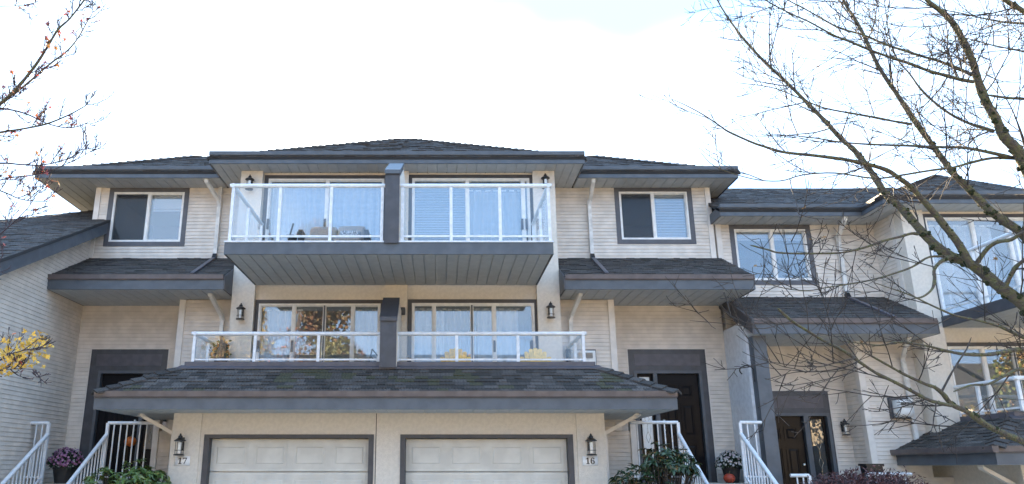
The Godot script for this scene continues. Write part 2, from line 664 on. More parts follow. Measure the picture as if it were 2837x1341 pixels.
# overlapping cap shingles along a hip or a ridge
func caps(par: Node3D, p: Vector3, q: Vector3, step := 0.2, half := 0.15) -> void:
	var d := (q - p).normalized()
	var side := d.cross(Vector3.UP).normalized()
	var up := side.cross(d).normalized()
	var n := int((q - p).length() / step)
	for i in n:
		var a := p + d * (i * step)
		var b := a + d * (step * 1.06)
		var st := tool()
		for sg in [-1.0, 1.0]:
			var e: Vector3 = side * sg * half - up * half * 0.33
			hexa(st, [a + up * 0.004, a + e + up * 0.004, b + e - up * 0.004, b - up * 0.004, a + up * 0.04, a + e + up * 0.034, b + e + up * 0.01, b + up * 0.016])
		obj("hip_cap", st, shingle_mats[rng.randi_range(0, 3)], par)

# ------------------------------------------------------------------ windows and doors
func ring(st: SurfaceTool, a0: float, a1: float, y0: float, y1: float, w: float, d0: float, d1: float) -> void:
	box(st, a0, a1, y1 - w, y1, d0, d1)
	box(st, a0, a1, y0, y0 + w, d0, d1)
	box(st, a0, a0 + w, y0 + w, y1 - w, d0, d1)
	box(st, a1 - w, a1, y0 + w, y1 - w, d0, d1)

# splits: shares of the width where mullions stand; thin: which of them are slim and dark
func window(par: Node3D, called: String, a0: float, a1: float, y0: float, y1: float, d: float, splits: Array, trim: float, trim_bottom: bool, thin := [], handles := [], screens := [], depth := 2.6) -> MeshInstance3D:
	var fr := tool()
	ring(fr, a0, a1, y0, y1, 0.036, d - 0.012, d + 0.09)
	var w := obj(called, fr, M.cream, par)
	if trim > 0.0:
		var ca := tool()
		box(ca, a0 - trim, a1 + trim, y1 + 0.002, y1 + trim * 0.9, d - 0.022, d + 0.02)
		box(ca, a0 - trim, a0 - 0.002, y0 - (trim if trim_bottom else 0.0), y1, d - 0.022, d + 0.02)
		box(ca, a1 + 0.002, a1 + trim, y0 - (trim if trim_bottom else 0.0), y1, d - 0.022, d + 0.02)
		if trim_bottom:
			box(ca, a0, a1, y0 - trim, y0 - 0.002, d - 0.022, d + 0.02)
		obj("casing", ca, M.slate_dark if not trim_bottom else M.trim, w)
	var edges := [a0 + 0.036]
	for i in splits.size():
		var m: float = a0 + (a1 - a0) * splits[i]
		var hw := 0.014 if thin.has(i) else 0.024
		var st := tool()
		box(st, m - hw, m + hw, y0 + 0.036, y1 - 0.036, d + 0.002, d + 0.07)
		obj("mullion", st, M.slate if thin.has(i) else M.cream, w)
		edges.append(m - hw)
		edges.append(m + hw)
	edges.append(a1 - 0.036)
	for i in range(0, edges.size(), 2):
		var b0: float = edges[i]
		var b1: float = edges[i + 1]
		var sa := tool()
		ring(sa, b0 + 0.001, b1 - 0.001, y0 + 0.037, y1 - 0.037, 0.016, d + 0.012, d + 0.062)
		obj("sash", sa, M.cream, w)
		# sealed glazing: sheets with gaps between them
		var gl := tool()
		box(gl, b0 + 0.017, b1 - 0.017, y0 + 0.053, y1 - 0.053, d + 0.026, d + 0.03)
		box(gl, b0 + 0.017, b1 - 0.017, y0 + 0.053, y1 - 0.053, d + 0.042, d + 0.046)
		box(gl, b0 + 0.017, b1 - 0.017, y0 + 0.053, y1 - 0.053, d + 0.054, d + 0.058)
		obj("pane", gl, M.glass, w)
		if screens.has(i / 2):
			var sn := tool()
			box(sn, b0 + 0.012, b1 - 0.012, y0 + 0.045, y1 - 0.045, d + 0.008, d + 0.010)
			obj("insect_screen", sn, M.screen_mesh, w)
	for hx in handles:
		var m: float = a0 + (a1 - a0) * hx
		var st := tool()
		box(st, m - 0.022, m + 0.022, y0 + 0.95, y0 + 1.17, d - 0.02, d + 0.008)
		obj("handle", st, M.slate_dark, w)
	var rm := tool()
	var b := 0.02
	box(rm, a0 - 0.1, a1 + 0.1, y1 + 0.05, y1 + 0.05 + b, d + 0.14, d + depth)
	box(rm, a0 - 0.1, a1 + 0.1, y0 - 0.05 - b, y0 - 0.05, d + 0.14, d + depth)
	box(rm, a0 - 0.1 - b, a0 - 0.1, y0 - 0.07, y1 + 0.07, d + 0.14, d + depth)
	box(rm, a1 + 0.1, a1 + 0.1 + b, y0 - 0.07, y1 + 0.07, d + 0.14, d + depth)
	box(rm, a0 - 0.12, a1 + 0.12, y0 - 0.07, y1 + 0.07, d + depth, d + depth + b)
	obj("room", rm, M.room, w)
	return w

# a panelled entry door with a side light, painted frame and panel over it; door on the outer side
func entry(par: Node3D, a0: float, a1: float, floor_y: float, top: float, panel_top: float, d: float, door0: float, door1: float, light0: float, light1: float) -> void:
	var ca := tool()
	box(ca, a0, a1, top + 0.10, panel_top, d - 0.02, d + 0.06)
	box(ca, a0, door_lo(light0, door0) - 0.06, floor_y, top + 0.10, d - 0.02, d + 0.06)
	box(ca, maxf(light1, door1) + 0.06, a1, floor_y, top + 0.10, d - 0.02, d + 0.06)
	var surround := obj("door_surround", ca, M.slate_dark, par)
	var fl := tool()
	box(fl, a0 + 0.12, a1 - 0.12, top + 0.2, panel_top - 0.1, d - 0.028, d - 0.02)
	obj("field_panel", fl, M.coping, surround)
	var jm := tool()
	ring(jm, door_lo(light0, door0) - 0.06, maxf(light1, door1) + 0.06, floor_y, top + 0.1, 0.055, d - 0.035, d + 0.1)
	box(jm, minf(light1, door1) + 0.002, maxf(light0, door0) - 0.002, floor_y + 0.05, top + 0.05, d - 0.03, d + 0.1)
	obj("jamb", jm, M.slate, surround)
	# door leaf
	var dd := d + 0.06
	var lf := tool()
	box(lf, door0, door1, floor_y + 0.05, top + 0.045, dd, dd + 0.05)
	var door := obj("door", lf, M.door, par)
	var w := door1 - door0
	var rows := [[0.10, 0.36], [0.42, 0.74], [0.79, 0.93]]
	for r in rows:
		for cidx in 2:
			var p0: float = door0 + w * (0.14 + 0.39 * cidx)
			var p1 := p0 + w * 0.33
			var q0: float = floor_y + 2.03 * r[0]
			var q1: float = floor_y + 2.03 * r[1]
			var pn := tool()
			ring(pn, p0, p1, q0, q1, 0.03, dd - 0.016, dd - 0.001)
			var t := 0.05
			hexa(pn, [V(p0 + t, q0 + t, dd - 0.001), V(p1 - t, q0 + t, dd - 0.001), V(p1 - t, q1 - t, dd - 0.001), V(p0 + t, q1 - t, dd - 0.001), V(p0 + t + 0.03, q0 + t + 0.03, dd - 0.014), V(p1 - t - 0.03, q0 + t + 0.03, dd - 0.014), V(p1 - t - 0.03, q1 - t - 0.03, dd - 0.014), V(p0 + t + 0.03, q1 - t - 0.03, dd - 0.014)])
			obj("door_panel", pn, M.door, door)
	var kn := tool()
	var kx := door0 + 0.08 if light0 < door0 else door1 - 0.08
	for ky in [0.98, 1.16]:
		lathe(kn, Vector3.ZERO, [[0.0, -0.03], [0.028, -0.02], [0.032, 0.0], [0.028, 0.02], [0.0, 0.03]], 12)
		var kp := V(kx, floor_y + ky, dd - 0.035)
		var k2 := tool()
		k2.append_from(kn.commit(), 0, Transform3D(Basis(), kp))
		pole(k2, kp, kp + Vector3(0, 0, -0.035), 0.012)
		obj("knob", k2, M.brass, door)
		kn = tool()
	# side light
	var sl := tool()
	ring(sl, light0, light1, floor_y + 0.05, top + 0.045, 0.055, dd, dd + 0.05)
	box(sl, light0 + 0.055, light1 - 0.055, floor_y + 0.1, floor_y + 0.62, dd + 0.004, dd + 0.046)
	var side := obj("side_light", sl, M.door, par)
	var pane := tool()
	box(pane, light0 + 0.056, light1 - 0.056, floor_y + 0.63, top - 0.015, dd + 0.02, dd + 0.028)
	obj("leaded_pane", pane, M.frost if U.s > 0 else M.glass, side)
	var cm := tool()
	var mid := (light0 + light1) / 2
	for q in [0.85, 1.2, 1.55]:
		for e in [[0.0, 0.11, 0.045, 0.0], [0.045, 0.0, 0.0, -0.11], [0.0, -0.11, -0.045, 0.0], [-0.045, 0.0, 0.0, 0.11]]:
			pole(cm, V(mid + e[0], floor_y + q + e[1], dd + 0.016), V(mid + e[2], floor_y + q + e[3], dd + 0.016), 0.004, 5)
		pole(cm, V(mid, floor_y + q + 0.11, dd + 0.016), V(mid, floor_y + q + 0.24, dd + 0.016), 0.004, 5)
	obj("came", cm, M.brass, side)
	var hall := tool()
	box(hall, a0, a1, floor_y, top + 0.1, dd + 1.4, dd + 1.45)
	box(hall, a0, a0 + 0.02, floor_y, top + 0.1, dd + 0.06, dd + 1.4)
	box(hall, a1 - 0.02, a1, floor_y, top + 0.1, dd + 0.06, dd + 1.4)
	obj("hall", hall, M.room, surround)

func door_lo(a: float, b: float) -> float:
	return minf(a, b)

func garage_door(par: Node3D, a0: float, a1: float, top: float, d: float) -> void:
	var cs := tool()
	box(cs, a0 - 0.085, a1 + 0.085, top, top + 0.06, d - 0.02, d + 0.2)
	box(cs, a0 - 0.085, a0, 0.0, top, d - 0.02, d + 0.2)
	box(cs, a1, a1 + 0.085, 0.0, top, d - 0.02, d + 0.2)
	var g := obj("garage_door", cs, M.slate_dark, par)
	var n := 4
	var h := 0.53
	for r in n:
		var y1 := top - r * h - 0.014
		var y0 := top - (r + 1) * h
		var st := tool()
		box(st, a0 + 0.004, a1 - 0.004, y0, y1, d + 0.15, d + 0.18)
		var cw := (a1 - a0) / 4.0
		for c in 4:
			var p0 := a0 + cw * c + 0.05
			var p1 := a0 + cw * (c + 1) - 0.05
			var q0 := y0 + 0.07
			var q1 := y1 - 0.07
			ring(st, p0, p1, q0, q1, 0.024, d + 0.141, d + 0.149)
			var t := 0.05
			hexa(st, [V(p0 + t, q0 + t, d + 0.149), V(p1 - t, q0 + t, d + 0.149), V(p1 - t, q1 - t, d + 0.149), V(p0 + t, q1 - t, d + 0.149), V(p0 + t + 0.02, q0 + t + 0.02, d + 0.138), V(p1 - t - 0.02, q0 + t + 0.02, d + 0.138), V(p1 - t - 0.02, q1 - t - 0.02, d + 0.138), V(p0 + t + 0.02, q1 - t - 0.02, d + 0.138)])
		obj("door_section", st, M.garage_door, g)

# ------------------------------------------------------------------ gutters and downspouts
func eave(par: Node3D, a0: float, a1: float, y0: float, y1: float, d: float, gutter_m: Material, gh := 0.1) -> void:
	var n := maxi(1, roundi((a1 - a0) / 3.1))
	var f: MeshInstance3D
	for i in n:
		f = box_part("fascia", M.slate, par, lerpf(a0, a1, float(i) / n) + (0.002 if i else 0.0), lerpf(a0, a1, float(i + 1) / n) - 0.002, y0, y1 - gh * 0.4, d + 0.002 * (i % 2), d + 0.03)
	var st := tool()
	var lo := V(a0, y1 - gh, d - 0.002)
	var out := []
	for p in [[0.0, 0.0], [0.022, 0.0], [0.03, gh * 0.2], [0.034, gh], [0.0, gh]]:
		out.append(V(a0, y1 - gh + p[1], d - 0.002 - p[0]))
	prism(st, out, V(a1, 0, 0) - V(a0, 0, 0))
	obj("gutter", st, gutter_m, f)

func downspout(par: Node3D, pts: Array, m: Material, label := "") -> void:
	var st := tool()
	for i in pts.size() - 1:
		bar(st, pts[i], pts[i + 1] + (pts[i + 1] - pts[i]).normalized() * 0.02, 0.075, 0.06)
	var o := obj("downspout", st, m, par)
	if label:
		o.set_meta("label", label)

# ------------------------------------------------------------------ one townhouse
# a: metres from the party line outwards; d: metres back from the street camera line; y over the driveway
func townhouse(o: Dictionary) -> Node3D:
	U = {"ax": o.ax, "s": o.s, "dy": o.dy}
	var t := thing("townhouse", o.label, "townhouse", V(3.0, 0, 15.6))
	var aw: float = o.aw
	var ae: float = o.ae
	var gs: float = o.gs
	var w: Array = o.win
	# upper storey, siding
	siding_wall(t, 3.17, aw, 5.2, 7.405, 15.6, [[w[0], w[1], w[2], w[3]]], [[w[0] - 0.1, w[1] + 0.1, w[2] - 0.1, w[3] + 0.1], [3.17, aw, 5.2, 5.72]])
	box_part("corner_board", M.corner, t, aw - 0.09, aw + 0.02, 5.2, 7.405, 15.565, 15.7)
	side_wall(t, aw, 4.4, 7.405, 15.7, 21.0)
	box_part("rear_wall", M.siding, t, 0.0, aw, -0.4, 7.405, 21.0, 21.2)
	window(t, "window", w[0], w[1], w[2], w[3], 15.6, [o.win_split], 0.1, true, [], [], o.screens)
	# recessed entry wall
	var e: Array = o.entry
	siding_wall(t, 4.27, aw, 1.2, 5.2, 15.6, [[e[0] + 0.02, e[1] - 0.02, 1.2, 3.9]], [[e[0], e[1], 1.2, 3.93], [4.27, aw, 4.86, 5.2]])
	entry(t, e[0], e[1], 1.36, 3.40, 3.93, 15.6, e[2], e[3], e[4], e[5])
	var et := tool()
	box(et, e[0] - 0.02, e[0] - 0.002, 1.36, 3.95, 15.575, 15.62)
	box(et, e[1] + 0.002, e[1] + 0.02, 1.36, 3.95, 15.575, 15.62)
	box(et, e[0] - 0.002, e[1] + 0.002, 3.932, 3.95, 15.575, 15.62)
	obj("entry_edging", et, M.corner, t)
	# living room wall that stands forward beside the entry
	siding_wall(t, 3.17, 4.27, 2.3, 4.82, 15.0, [], [[4.17, 4.27, 2.3, 4.82]])
	side_wall(t, 4.27, 1.2, 4.82, 15.11, 15.6)
	box_part("corner_board", M.corner, t, 4.17, 4.29, 2.3, 4.822, 14.965, 15.11)
	siding_wall(t, 3.4 - gs, 4.52, 0.0, 2.298, 14.98, [], [])
	box_part("corner_board", M.corner, t, 4.44, 4.55, 0.0, 2.502, 14.945, 15.1)
	# stucco front of the living room and bedroom with the sliding doors
	var up: Array = o.up
	var lo: Array = o.low
	obj("stucco_wall", wall_mesh(0.22, 2.73, 2.7, 7.405, 14.72, 0.14, [[up[0], up[1], 5.24, up[2]], [lo[0], lo[1], 2.8, lo[2]]]), M.stucco, t)
	box_part("pillar", M.stucco, t, 2.73, 3.17, 2.7, 7.404, 14.6, 14.86)
	box_part("pillar_return", M.stucco, t, 2.95, 3.165, 2.7, 4.82, 14.86, 15.05)
	box_part("pillar", M.stucco, t, 0.0, 0.22, 2.7, 7.404, 14.6, 14.86)
	box_part("corner_board", M.corner, t, 3.05, 3.185, 5.2, 7.403, 14.861, 14.97)
	side_wall(t, 3.17, 4.8, 7.405, 14.97, 15.6)
	window(t, "sliding_door", up[0], up[1], 5.25, up[2], 14.72, o.up_split, 0.08, false, o.up_thin, o.up_handles)
	window(t, "sliding_door", lo[0], lo[1], 2.8, lo[2], 14.72, o.low_split, 0.08, false, o.low_thin, o.low_handles)
	# main eaves
	eave(t, 0.0, 3.72, 7.405, 7.655, 14.2, M.slate, 0.085)
	eave(t, 3.72, ae, 7.405, 7.655, 14.98, M.slate, 0.085)
	box_part("fascia", M.slate, t, 3.69, 3.72, 7.405, 7.62, 14.231, 14.98)
	box_part("fascia", M.slate, t, ae - 0.03, ae, 7.405, 7.62, 15.011, 21.0)
	soffit(t, [[0.0, 3.17, 14.231, 14.72], [3.17, 3.69, 14.231, 15.6], [3.72, aw, 15.011, 15.6], [aw, ae - 0.03, 15.011, 20.9]], 7.405)
	var ph := 0.55
	var pc: float = o.get("centre_pitch", ph)
	roof_plane(t, [V(0, 7.53, 14.17), V(3.75, 7.53, 14.17), V(0, 7.53 + 3.75 * pc, 17.92)], false)
	roof_plane(t, [V(3.75, 7.53, 14.17), V(0, 7.53 + 3.75 * pc, 17.92), V(0, 7.53 + 3.75 * pc, 20.0), V(3.75, 7.53, 20.0)], false)
	var r := 2.55
	if o.hip:
		roof_plane(t, [V(0.5, 7.53, 14.95), V(ae + 0.03, 7.53, 14.95), V(ae + 0.03 - r, 7.53 + r * ph, 14.95 + r), V(0.5, 7.53 + r * ph, 14.95 + r)], false)
		roof_plane(t, [V(ae + 0.03, 7.53, 14.95), V(ae + 0.03 - r, 7.53 + r * ph, 14.95 + r), V(ae + 0.03 - r, 7.53 + r * ph, 17.6), V(ae + 0.03, 7.53, 21.1)], false)
		caps(t, V(ae, 7.56, 14.98), V(ae - r, 7.56 + r * ph, 14.98 + r))
	else:
		roof_plane(t, [V(0.5, 7.53, 14.95), V(ae, 7.53, 14.95), V(ae, 7.53 + r * ph, 14.95 + r), V(0.5, 7.53 + r * ph, 14.95 + r)], false)
	roof_plane(t, [V(0.0, 7.53 + r * ph, 14.95 + r), V(ae - (r if o.hip else 0.0), 7.53 + r * ph, 14.95 + r), V(ae, 7.53 - 0.45, 21.2), V(0.0, 7.53 - 0.45, 21.2)], false)
	caps(t, V(3.70, 7.56, 14.22), V(0.05, 7.56 + 3.65 * pc, 17.87))
	# upper balcony
	box_part("deck", M.deck, t, 0.0, 2.71, 5.05, 5.235, 12.381, 14.6)
	box_part("balcony_fascia", M.slate, t, 0.0, 2.74, 5.03, 5.235, 12.35, 12.38)
	box_part("balcony_fascia", M.slate_dark, t, 2.71, 2.74, 5.03, 5.235, 12.38, 14.6)
	box_part("deck_edge", M.white, t, 0.0, 2.75, 5.236, 5.262, 12.335, 12.5)
	soffit(t, [[0.0, 2.71, 12.381, 14.6]], 5.03)
	# lower balcony on the garage
	var ga := 3.57 - gs
	box_part("deck", M.deck, t, 0.0, ga, 2.62, 2.78, 13.2, 15.0)
	# garage
	var gd: Array = o.garage
	obj("garage_wall", wall_mesh(0.0, ga, 0.0, 2.62, 13.2, 0.2, [[gd[0] - 0.085, gd[1] + 0.085, 0.0, 2.16]]), M.stucco, t)
	box_part("pilaster", M.stucco, t, ga - 0.45, ga + 0.02, 0.0, 2.502, 13.172, 13.2)
	if o.groove > 0.0:
		box_part("expansion_joint", M.joint, t, o.groove - 0.006, o.groove + 0.006, 0.0, 2.5, 13.196, 13.2)
	var gw := tool()
	box(gw, ga - 0.12, ga, 0.0, 2.62, 13.4, 15.6)
	obj("garage_wall", gw, M.stucco, t)
	garage_door(t, gd[0], gd[1], 2.10, 13.2)
	var ge := 4.57 - gs
	eave(t, 0.0, ge, 2.503, 2.785, 12.3, M.gutter, 0.1)
	box_part("fascia", M.slate, t, ge - 0.03, ge, 2.503, 2.70, 12.331, 15.6)
	if gs > 0.0:
		var sg := tool()
		var outl := []
		for p in [[0.0, 0.0], [0.085, 0.0], [0.097, 0.03], [0.1, 0.1], [0.0, 0.1]]:
			outl.append(V(ge + 0.002 + p[0], 2.685 + p[1], 12.2))
		prism(sg, outl, Vector3(0, 0, -3.4))
		obj("gutter", sg, M.gutter, t)
	soffit(t, [[0.0, ga, 12.331, 13.17], [ga, ge - 0.03, 12.331, 14.98]], 2.503)
	var gt := 3.55 - gs
	var g0 := roof_plane(t, [V(0, 2.765, 12.29), V(ge + 0.02, 2.765, 12.29), V(gt, 3.27, 13.22), V(0, 3.27, 13.22)], true, 0.132, 0.24)
	roof_plane(t, [V(ge + 0.02, 2.765, 12.29), V(ge + 0.02, 2.765, 15.55), V(gt, 3.27, 15.55), V(gt, 3.27, 13.22)], gs > 0.0, 0.132)
	caps(g0, V(ge + 0.02, 2.775, 12.29), V(gt, 3.28, 13.22))
	var cp := tool()
	box(cp, 0.0, gt - 0.05, 3.285, 3.365, 13.2, 13.45)
	box(cp, gt - 0.25, gt - 0.05, 3.285, 3.365, 13.45, 15.0)
	hexa(cp, [V(0.0, 3.23, 13.1), V(gt + 0.06, 3.23, 13.1), V(gt + 0.02, 3.285, 13.23), V(0.0, 3.285, 13.23), V(0.0, 3.25, 13.1), V(gt + 0.06, 3.25, 13.1), V(gt + 0.02, 3.31, 13.24), V(0.0, 3.31, 13.24)])
	box(cp, 0.0, gt - 0.03, 2.7, 3.285, 13.24, 13.42)
	box(cp, gt - 0.22, gt - 0.03, 2.7, 3.285, 13.42, 15.0)
	obj("coping", cp, M.coping, t)
	# entry roof
	var en: float = o.entry_end
	eave(t, 3.2, en, 4.822, 5.105, 14.05, M.gutter, 0.1)
	var soff := [[3.2, 4.27, 14.081, 14.965], [4.27, en - 0.03, 14.081, 15.58]]
	soffit(t, soff, 4.822)
	roof_plane(t, [V(3.19, 5.08, 14.04), V(en, 5.08, 14.04), V(en, 5.84, 15.6), V(3.19, 5.84, 15.6)], false, 0.13)
	var rk := tool()
	prism(rk, [V(3.17, 4.822, 14.05), V(3.17, 5.08, 14.05), V(3.17, 5.5, 14.9), V(3.17, 4.822, 14.9)], V(0.03, 0, 0) - V(0, 0, 0))
	obj("rake_board", rk, M.slate_dark, t)
	rk = tool()
	if o.rake:
		prism(rk, [V(en, 4.81, 14.02), V(en, 5.10, 14.0), V(en, 5.86, 15.58), V(en, 5.6, 15.58)], V(0.04, 0, 0) - V(0, 0, 0))
	else:
		prism(rk, [V(en - 0.03, 4.822, 14.081), V(en - 0.03, 5.06, 14.081), V(en - 0.03, 5.82, 15.59), V(en - 0.03, 4.822, 15.59)], V(0.028, 0, 0) - V(0, 0, 0))
	obj("rake_board", rk, M.slate_dark, t)
	var fl := tool()
	bar(fl, V(o.spout, 5.82, 15.5), V(o.spout - 0.04, 5.12, 14.06), 0.075, 0.05)
	obj("roof_pipe", fl, M.coping, t)
	# porch and foundation
	box_part("porch", M.concrete, t, 4.27, aw - 0.02, -0.3, 1.36, 14.15, 15.6)
	# downspouts
	var ds: float = o.spout
	downspout(t, [V(ds + o.kick, 7.44, 15.05), V(ds + o.kick, 7.36, 15.08), V(ds + 0.02, 7.1, 15.5), V(ds, 7.02, 15.53)], M.spout)
	downspout(t, [V(ds, 7.4 if o.kick > 0.1 else 7.1, 15.53), V(ds, 5.87, 15.53)], M.spout)
	var bt := tool()
	bar(bt, V(ds, 5.9, 15.53), V(ds, 5.8, 15.47), 0.085, 0.07)
	obj("spout_boot", bt, M.black, t)
	downspout(t, [V(3.54, 4.9, 14.4), V(3.53, 4.8, 14.43), V(3.43, 4.5, 14.9), V(3.41, 4.42, 14.93), V(3.41, 2.85, 14.93)], M.spout)
	downspout(t, [V(4.2 - gs, 2.5, 13.25), V(4.15 - gs, 2.46, 13.3), V(3.62 - gs, 2.18, 13.36), V(3.62 - gs, 0.1, 13.36)], M.corner)
	return t

# the neighbour that stands forward on the left: a tall side wall and a roof that falls to the street
func neighbour() -> void:
	U = {"ax": -7.33, "s": -1.0, "dy": 0.0}
	var t := thing("townhouse", "townhouse with tall siding side wall and sloping roof, cut by the frame beside number 17", "townhouse", Vector3(-10.0, 0, -13.0))
	var st := tool()
	prism(st, [Vector3(-7.43, -0.5, -16.2), Vector3(-7.43, -0.5, -10.0), Vector3(-7.43, 3.75, -10.0), Vector3(-7.43, 6.62, -15.7), Vector3(-7.43, 6.62, -16.2)], Vector3(0.1, 0, 0))
	var w := obj("side_wall", st, M.siding, t)
	var cut := func(y: float) -> Vector2:
		# boards run from the street (t = 0 at z = -10) back to z = -15.6
		var d := 11.9 + (y - 4.50) / 0.504
		return Vector2(maxf(0.0, d - 10.0), 5.6)
	courses(w, Vector3(-7.33, 0, -10.0), Vector3(0, 0, -1), 5.6, 0.0, 6.45, [], cut)
	var rb := tool()
	prism(rb, [Vector3(-7.0, 3.58, -10.0), Vector3(-7.0, 3.83, -10.0), Vector3(-7.0, 6.62, -15.55), Vector3(-7.0, 6.37, -15.55)], Vector3(-0.035, 0, 0))
	obj("rake_board", rb, M.slate, t)
	var sf := tool()
	prism(sf, [Vector3(-7.035, 3.60, -10.0), Vector3(-7.035, 3.64, -10.0), Vector3(-7.035, 6.43, -15.55), Vector3(-7.035, 6.39, -15.55)], Vector3(-0.3, 0, 0))
	obj("soffit", sf, M.soffit, t)
	var k := 0.504
	var y0 := 3.87 - 0.504 * 0.0
	roof_plane(t, [Vector3(-6.98, y0, -10.0), Vector3(-6.98, y0 + k * 5.6, -15.6), Vector3(-7.35, y0 + k * 5.6, -15.6), Vector3(-7.35, y0 + k * 6.9, -16.9), Vector3(-7.9, y0 + k * 6.9, -16.9), Vector3(-14.8, y0, -10.0)], false, 0.14)
	roof_plane(t, [Vector3(-7.9, y0 + k * 6.9, -16.9), Vector3(-14.8, y0, -10.0), Vector3(-14.8, y0, -20.0), Vector3(-7.9, y0 + k * 6.9, -20.0)], false, 0.14)
	wall_block(t)

func wall_block(t: Node3D) -> void:
	var st := tool()
	wbox(st, Vector3(-14.5, -0.5, -10.2), Vector3(-7.44, 3.6, -10.0))
	wbox(st, Vector3(-14.5, -0.5, -20.0), Vector3(-14.3, 3.6, -10.2))
	obj("front_wall", st, M.siding, t)

# a wall between two balconies, with a top that slopes down to the street
func screen(label: String, x0: float, x1: float, yb: float, d0: float, y_front: float, d1: float, y_back: float, d2: float, cap_m: Material) -> void:
	var t := thing("balcony_screen", label, "privacy screen", Vector3((x0 + x1) / 2, yb, -d0), "slate screen walls between the paired balconies")
	var st := tool()
	prism(st, [Vector3(x0, yb, -d0), Vector3(x0, y_front, -d0), Vector3(x0, y_back, -d1), Vector3(x0, y_back, -d2), Vector3(x0, yb, -d2)], Vector3(x1 - x0, 0, 0))
	obj("screen_wall", st, M.slate_dark, t)
	var fr := tool()
	wbox(fr, Vector3(x0 - 0.006, yb - 0.02, -d0 + 0.002), Vector3(x1 + 0.006, y_front - 0.02, -d0 + 0.016))
	obj("front_panel", fr, M.slate_dark, t)
	var c := tool()
	var e := 0.016
	hexa(c, [Vector3(x0 - e, y_front - 0.03, -d0 + 0.05), Vector3(x1 + e, y_front - 0.03, -d0 + 0.05), Vector3(x1 + e, y_back - 0.01, -d1), Vector3(x0 - e, y_back - 0.01, -d1), Vector3(x0 - e, y_front + 0.04, -d0 + 0.05), Vector3(x1 + e, y_front + 0.04, -d0 + 0.05), Vector3(x1 + e, y_back + 0.05, -d1), Vector3(x0 - e, y_back + 0.05, -d1)])
	obj("cap", c, cap_m, t)
	var sd := tool()
	prism(sd, [Vector3(x1 + 0.001, yb, -d0 - 0.05), Vector3(x1 + 0.001, y_front - 0.06, -d0 - 0.05), Vector3(x1 + 0.001, y_back - 0.06, -d1 - 0.05), Vector3(x1 + 0.001, y_back - 0.06, -d2 + 0.01), Vector3(x1 + 0.001, yb, -d2 + 0.01)], Vector3(0.012, 0, 0))
	obj("side_panel", sd, M.stucco, t)

# glass balcony railing; posts: places of the front posts
func glass_rail(label: String, posts: Array, d: float, y0: float, y1: float, d_wall: float, low_rail: bool) -> void:
	var outer: float = posts[-1]
	var t := thing("balcony_railing", label, "railing", V(outer / 2, y0, d), "white balcony railings with glass panels")
	for p in posts:
		var st := tool()
		box(st, p - 0.025, p + 0.025, y0, y1 - 0.03, d - 0.02, d + 0.03)
		obj("post", st, M.white, t)
	var tr := tool()
	for q in [[V(posts[0] - 0.04, y1, d), V(outer + 0.06, y1, d)], [V(outer, y1, d - 0.04), V(outer, y1, d_wall)]]:
		tube(tr, [q[0], q[1]], [0.036, 0.036], 10)
	obj("top_rail", tr, M.white, t)
	var br := tool()
	var yb := y0 + (0.085 if low_rail else 0.04)
	box(br, posts[0], outer, yb, yb + 0.03, d - 0.012, d + 0.02)
	box(br, outer - 0.012, outer + 0.018, yb, yb + 0.03, d, d_wall)
	obj("bottom_rail", br, M.white, t)
	for i in posts.size() - 1:
		var st := tool()
		box(st, posts[i] + 0.026, posts[i + 1] - 0.026, yb + 0.031, y1 - 0.02, d + 0.001, d + 0.007)
		obj("glass_panel", st, M.rail_glass, t)
	var mid := (d + d_wall) / 2
	for q in [mid, d_wall - 0.03]:
		var st := tool()
		box(st, outer - 0.025, outer + 0.025, y0, y1 - 0.03, q - 0.025, q + 0.025)
		obj("post", st, M.white, t)
	for q in [[d + 0.032, mid - 0.027], [mid + 0.027, d_wall - 0.057]]:
		var st := tool()
		box(st, outer - 0.003, outer + 0.003, yb + 0.031, y1 - 0.02, q[0], q[1])
		obj("glass_panel", st, M.rail_glass, t)

# steel stair railing: level run along the porch, then down with the steps towards the street
func stair_rail(label: String, x_newel: float, x_level: float, y_top: float, d: float, slope_len: float, dx := 0.0) -> void:
	var t := thing("stair_railing", label, "railing", Vector3(x_newel, y_top - 1.04, -d), "white stair railings by the entries")
	var nw := tool()
	bar(nw, Vector3(x_newel, y_top - 1.04, -d), Vector3(x_newel, y_top, -d), 0.05, 0.05)
	obj("post", nw, M.white, t)
	var tr := tool()
	tube(tr, [Vector3(x_newel, y_top, -d), Vector3(x_level, y_top, -d)], [0.03, 0.03], 8)
	obj("top_rail", tr, M.white, t)
	var br := tool()
	bar(br, Vector3(x_newel, y_top - 0.93, -d), Vector3(x_level, y_top - 0.93, -d), 0.03, 0.03)
	obj("bottom_rail", br, M.white, t)
	var n := maxi(2, roundi(absf(x_level - x_newel) / 0.115))
	for i in range(1, n):
		var x := lerpf(x_newel, x_level, float(i) / n)
		var st := tool()
		bar(st, Vector3(x, y_top - 0.93, -d), Vector3(x, y_top, -d), 0.02, 0.02)
		obj("baluster", st, M.white, t)
	var k := 0.66
	var a := Vector3(x_newel, y_top - 0.2, -d)
	var b := a + Vector3(dx, -slope_len * k, slope_len)
	var hr := tool()
	tube(hr, [a, b], [0.036, 0.036], 8)
	obj("hand_rail", hr, M.white, t)
	var lr := tool()
	bar(lr, a - Vector3(0, 0.72, 0), b - Vector3(0, 0.72, 0), 0.03, 0.03)
	obj("bottom_rail", lr, M.white, t)
	var m := roundi(slope_len / 0.12)
	for i in range(1, m):
		var p := a.lerp(b, float(i) / m)
		var st := tool()
		bar(st, p - Vector3(0, 0.72, 0), p, 0.02, 0.02)
		obj("baluster", st, M.white, t)

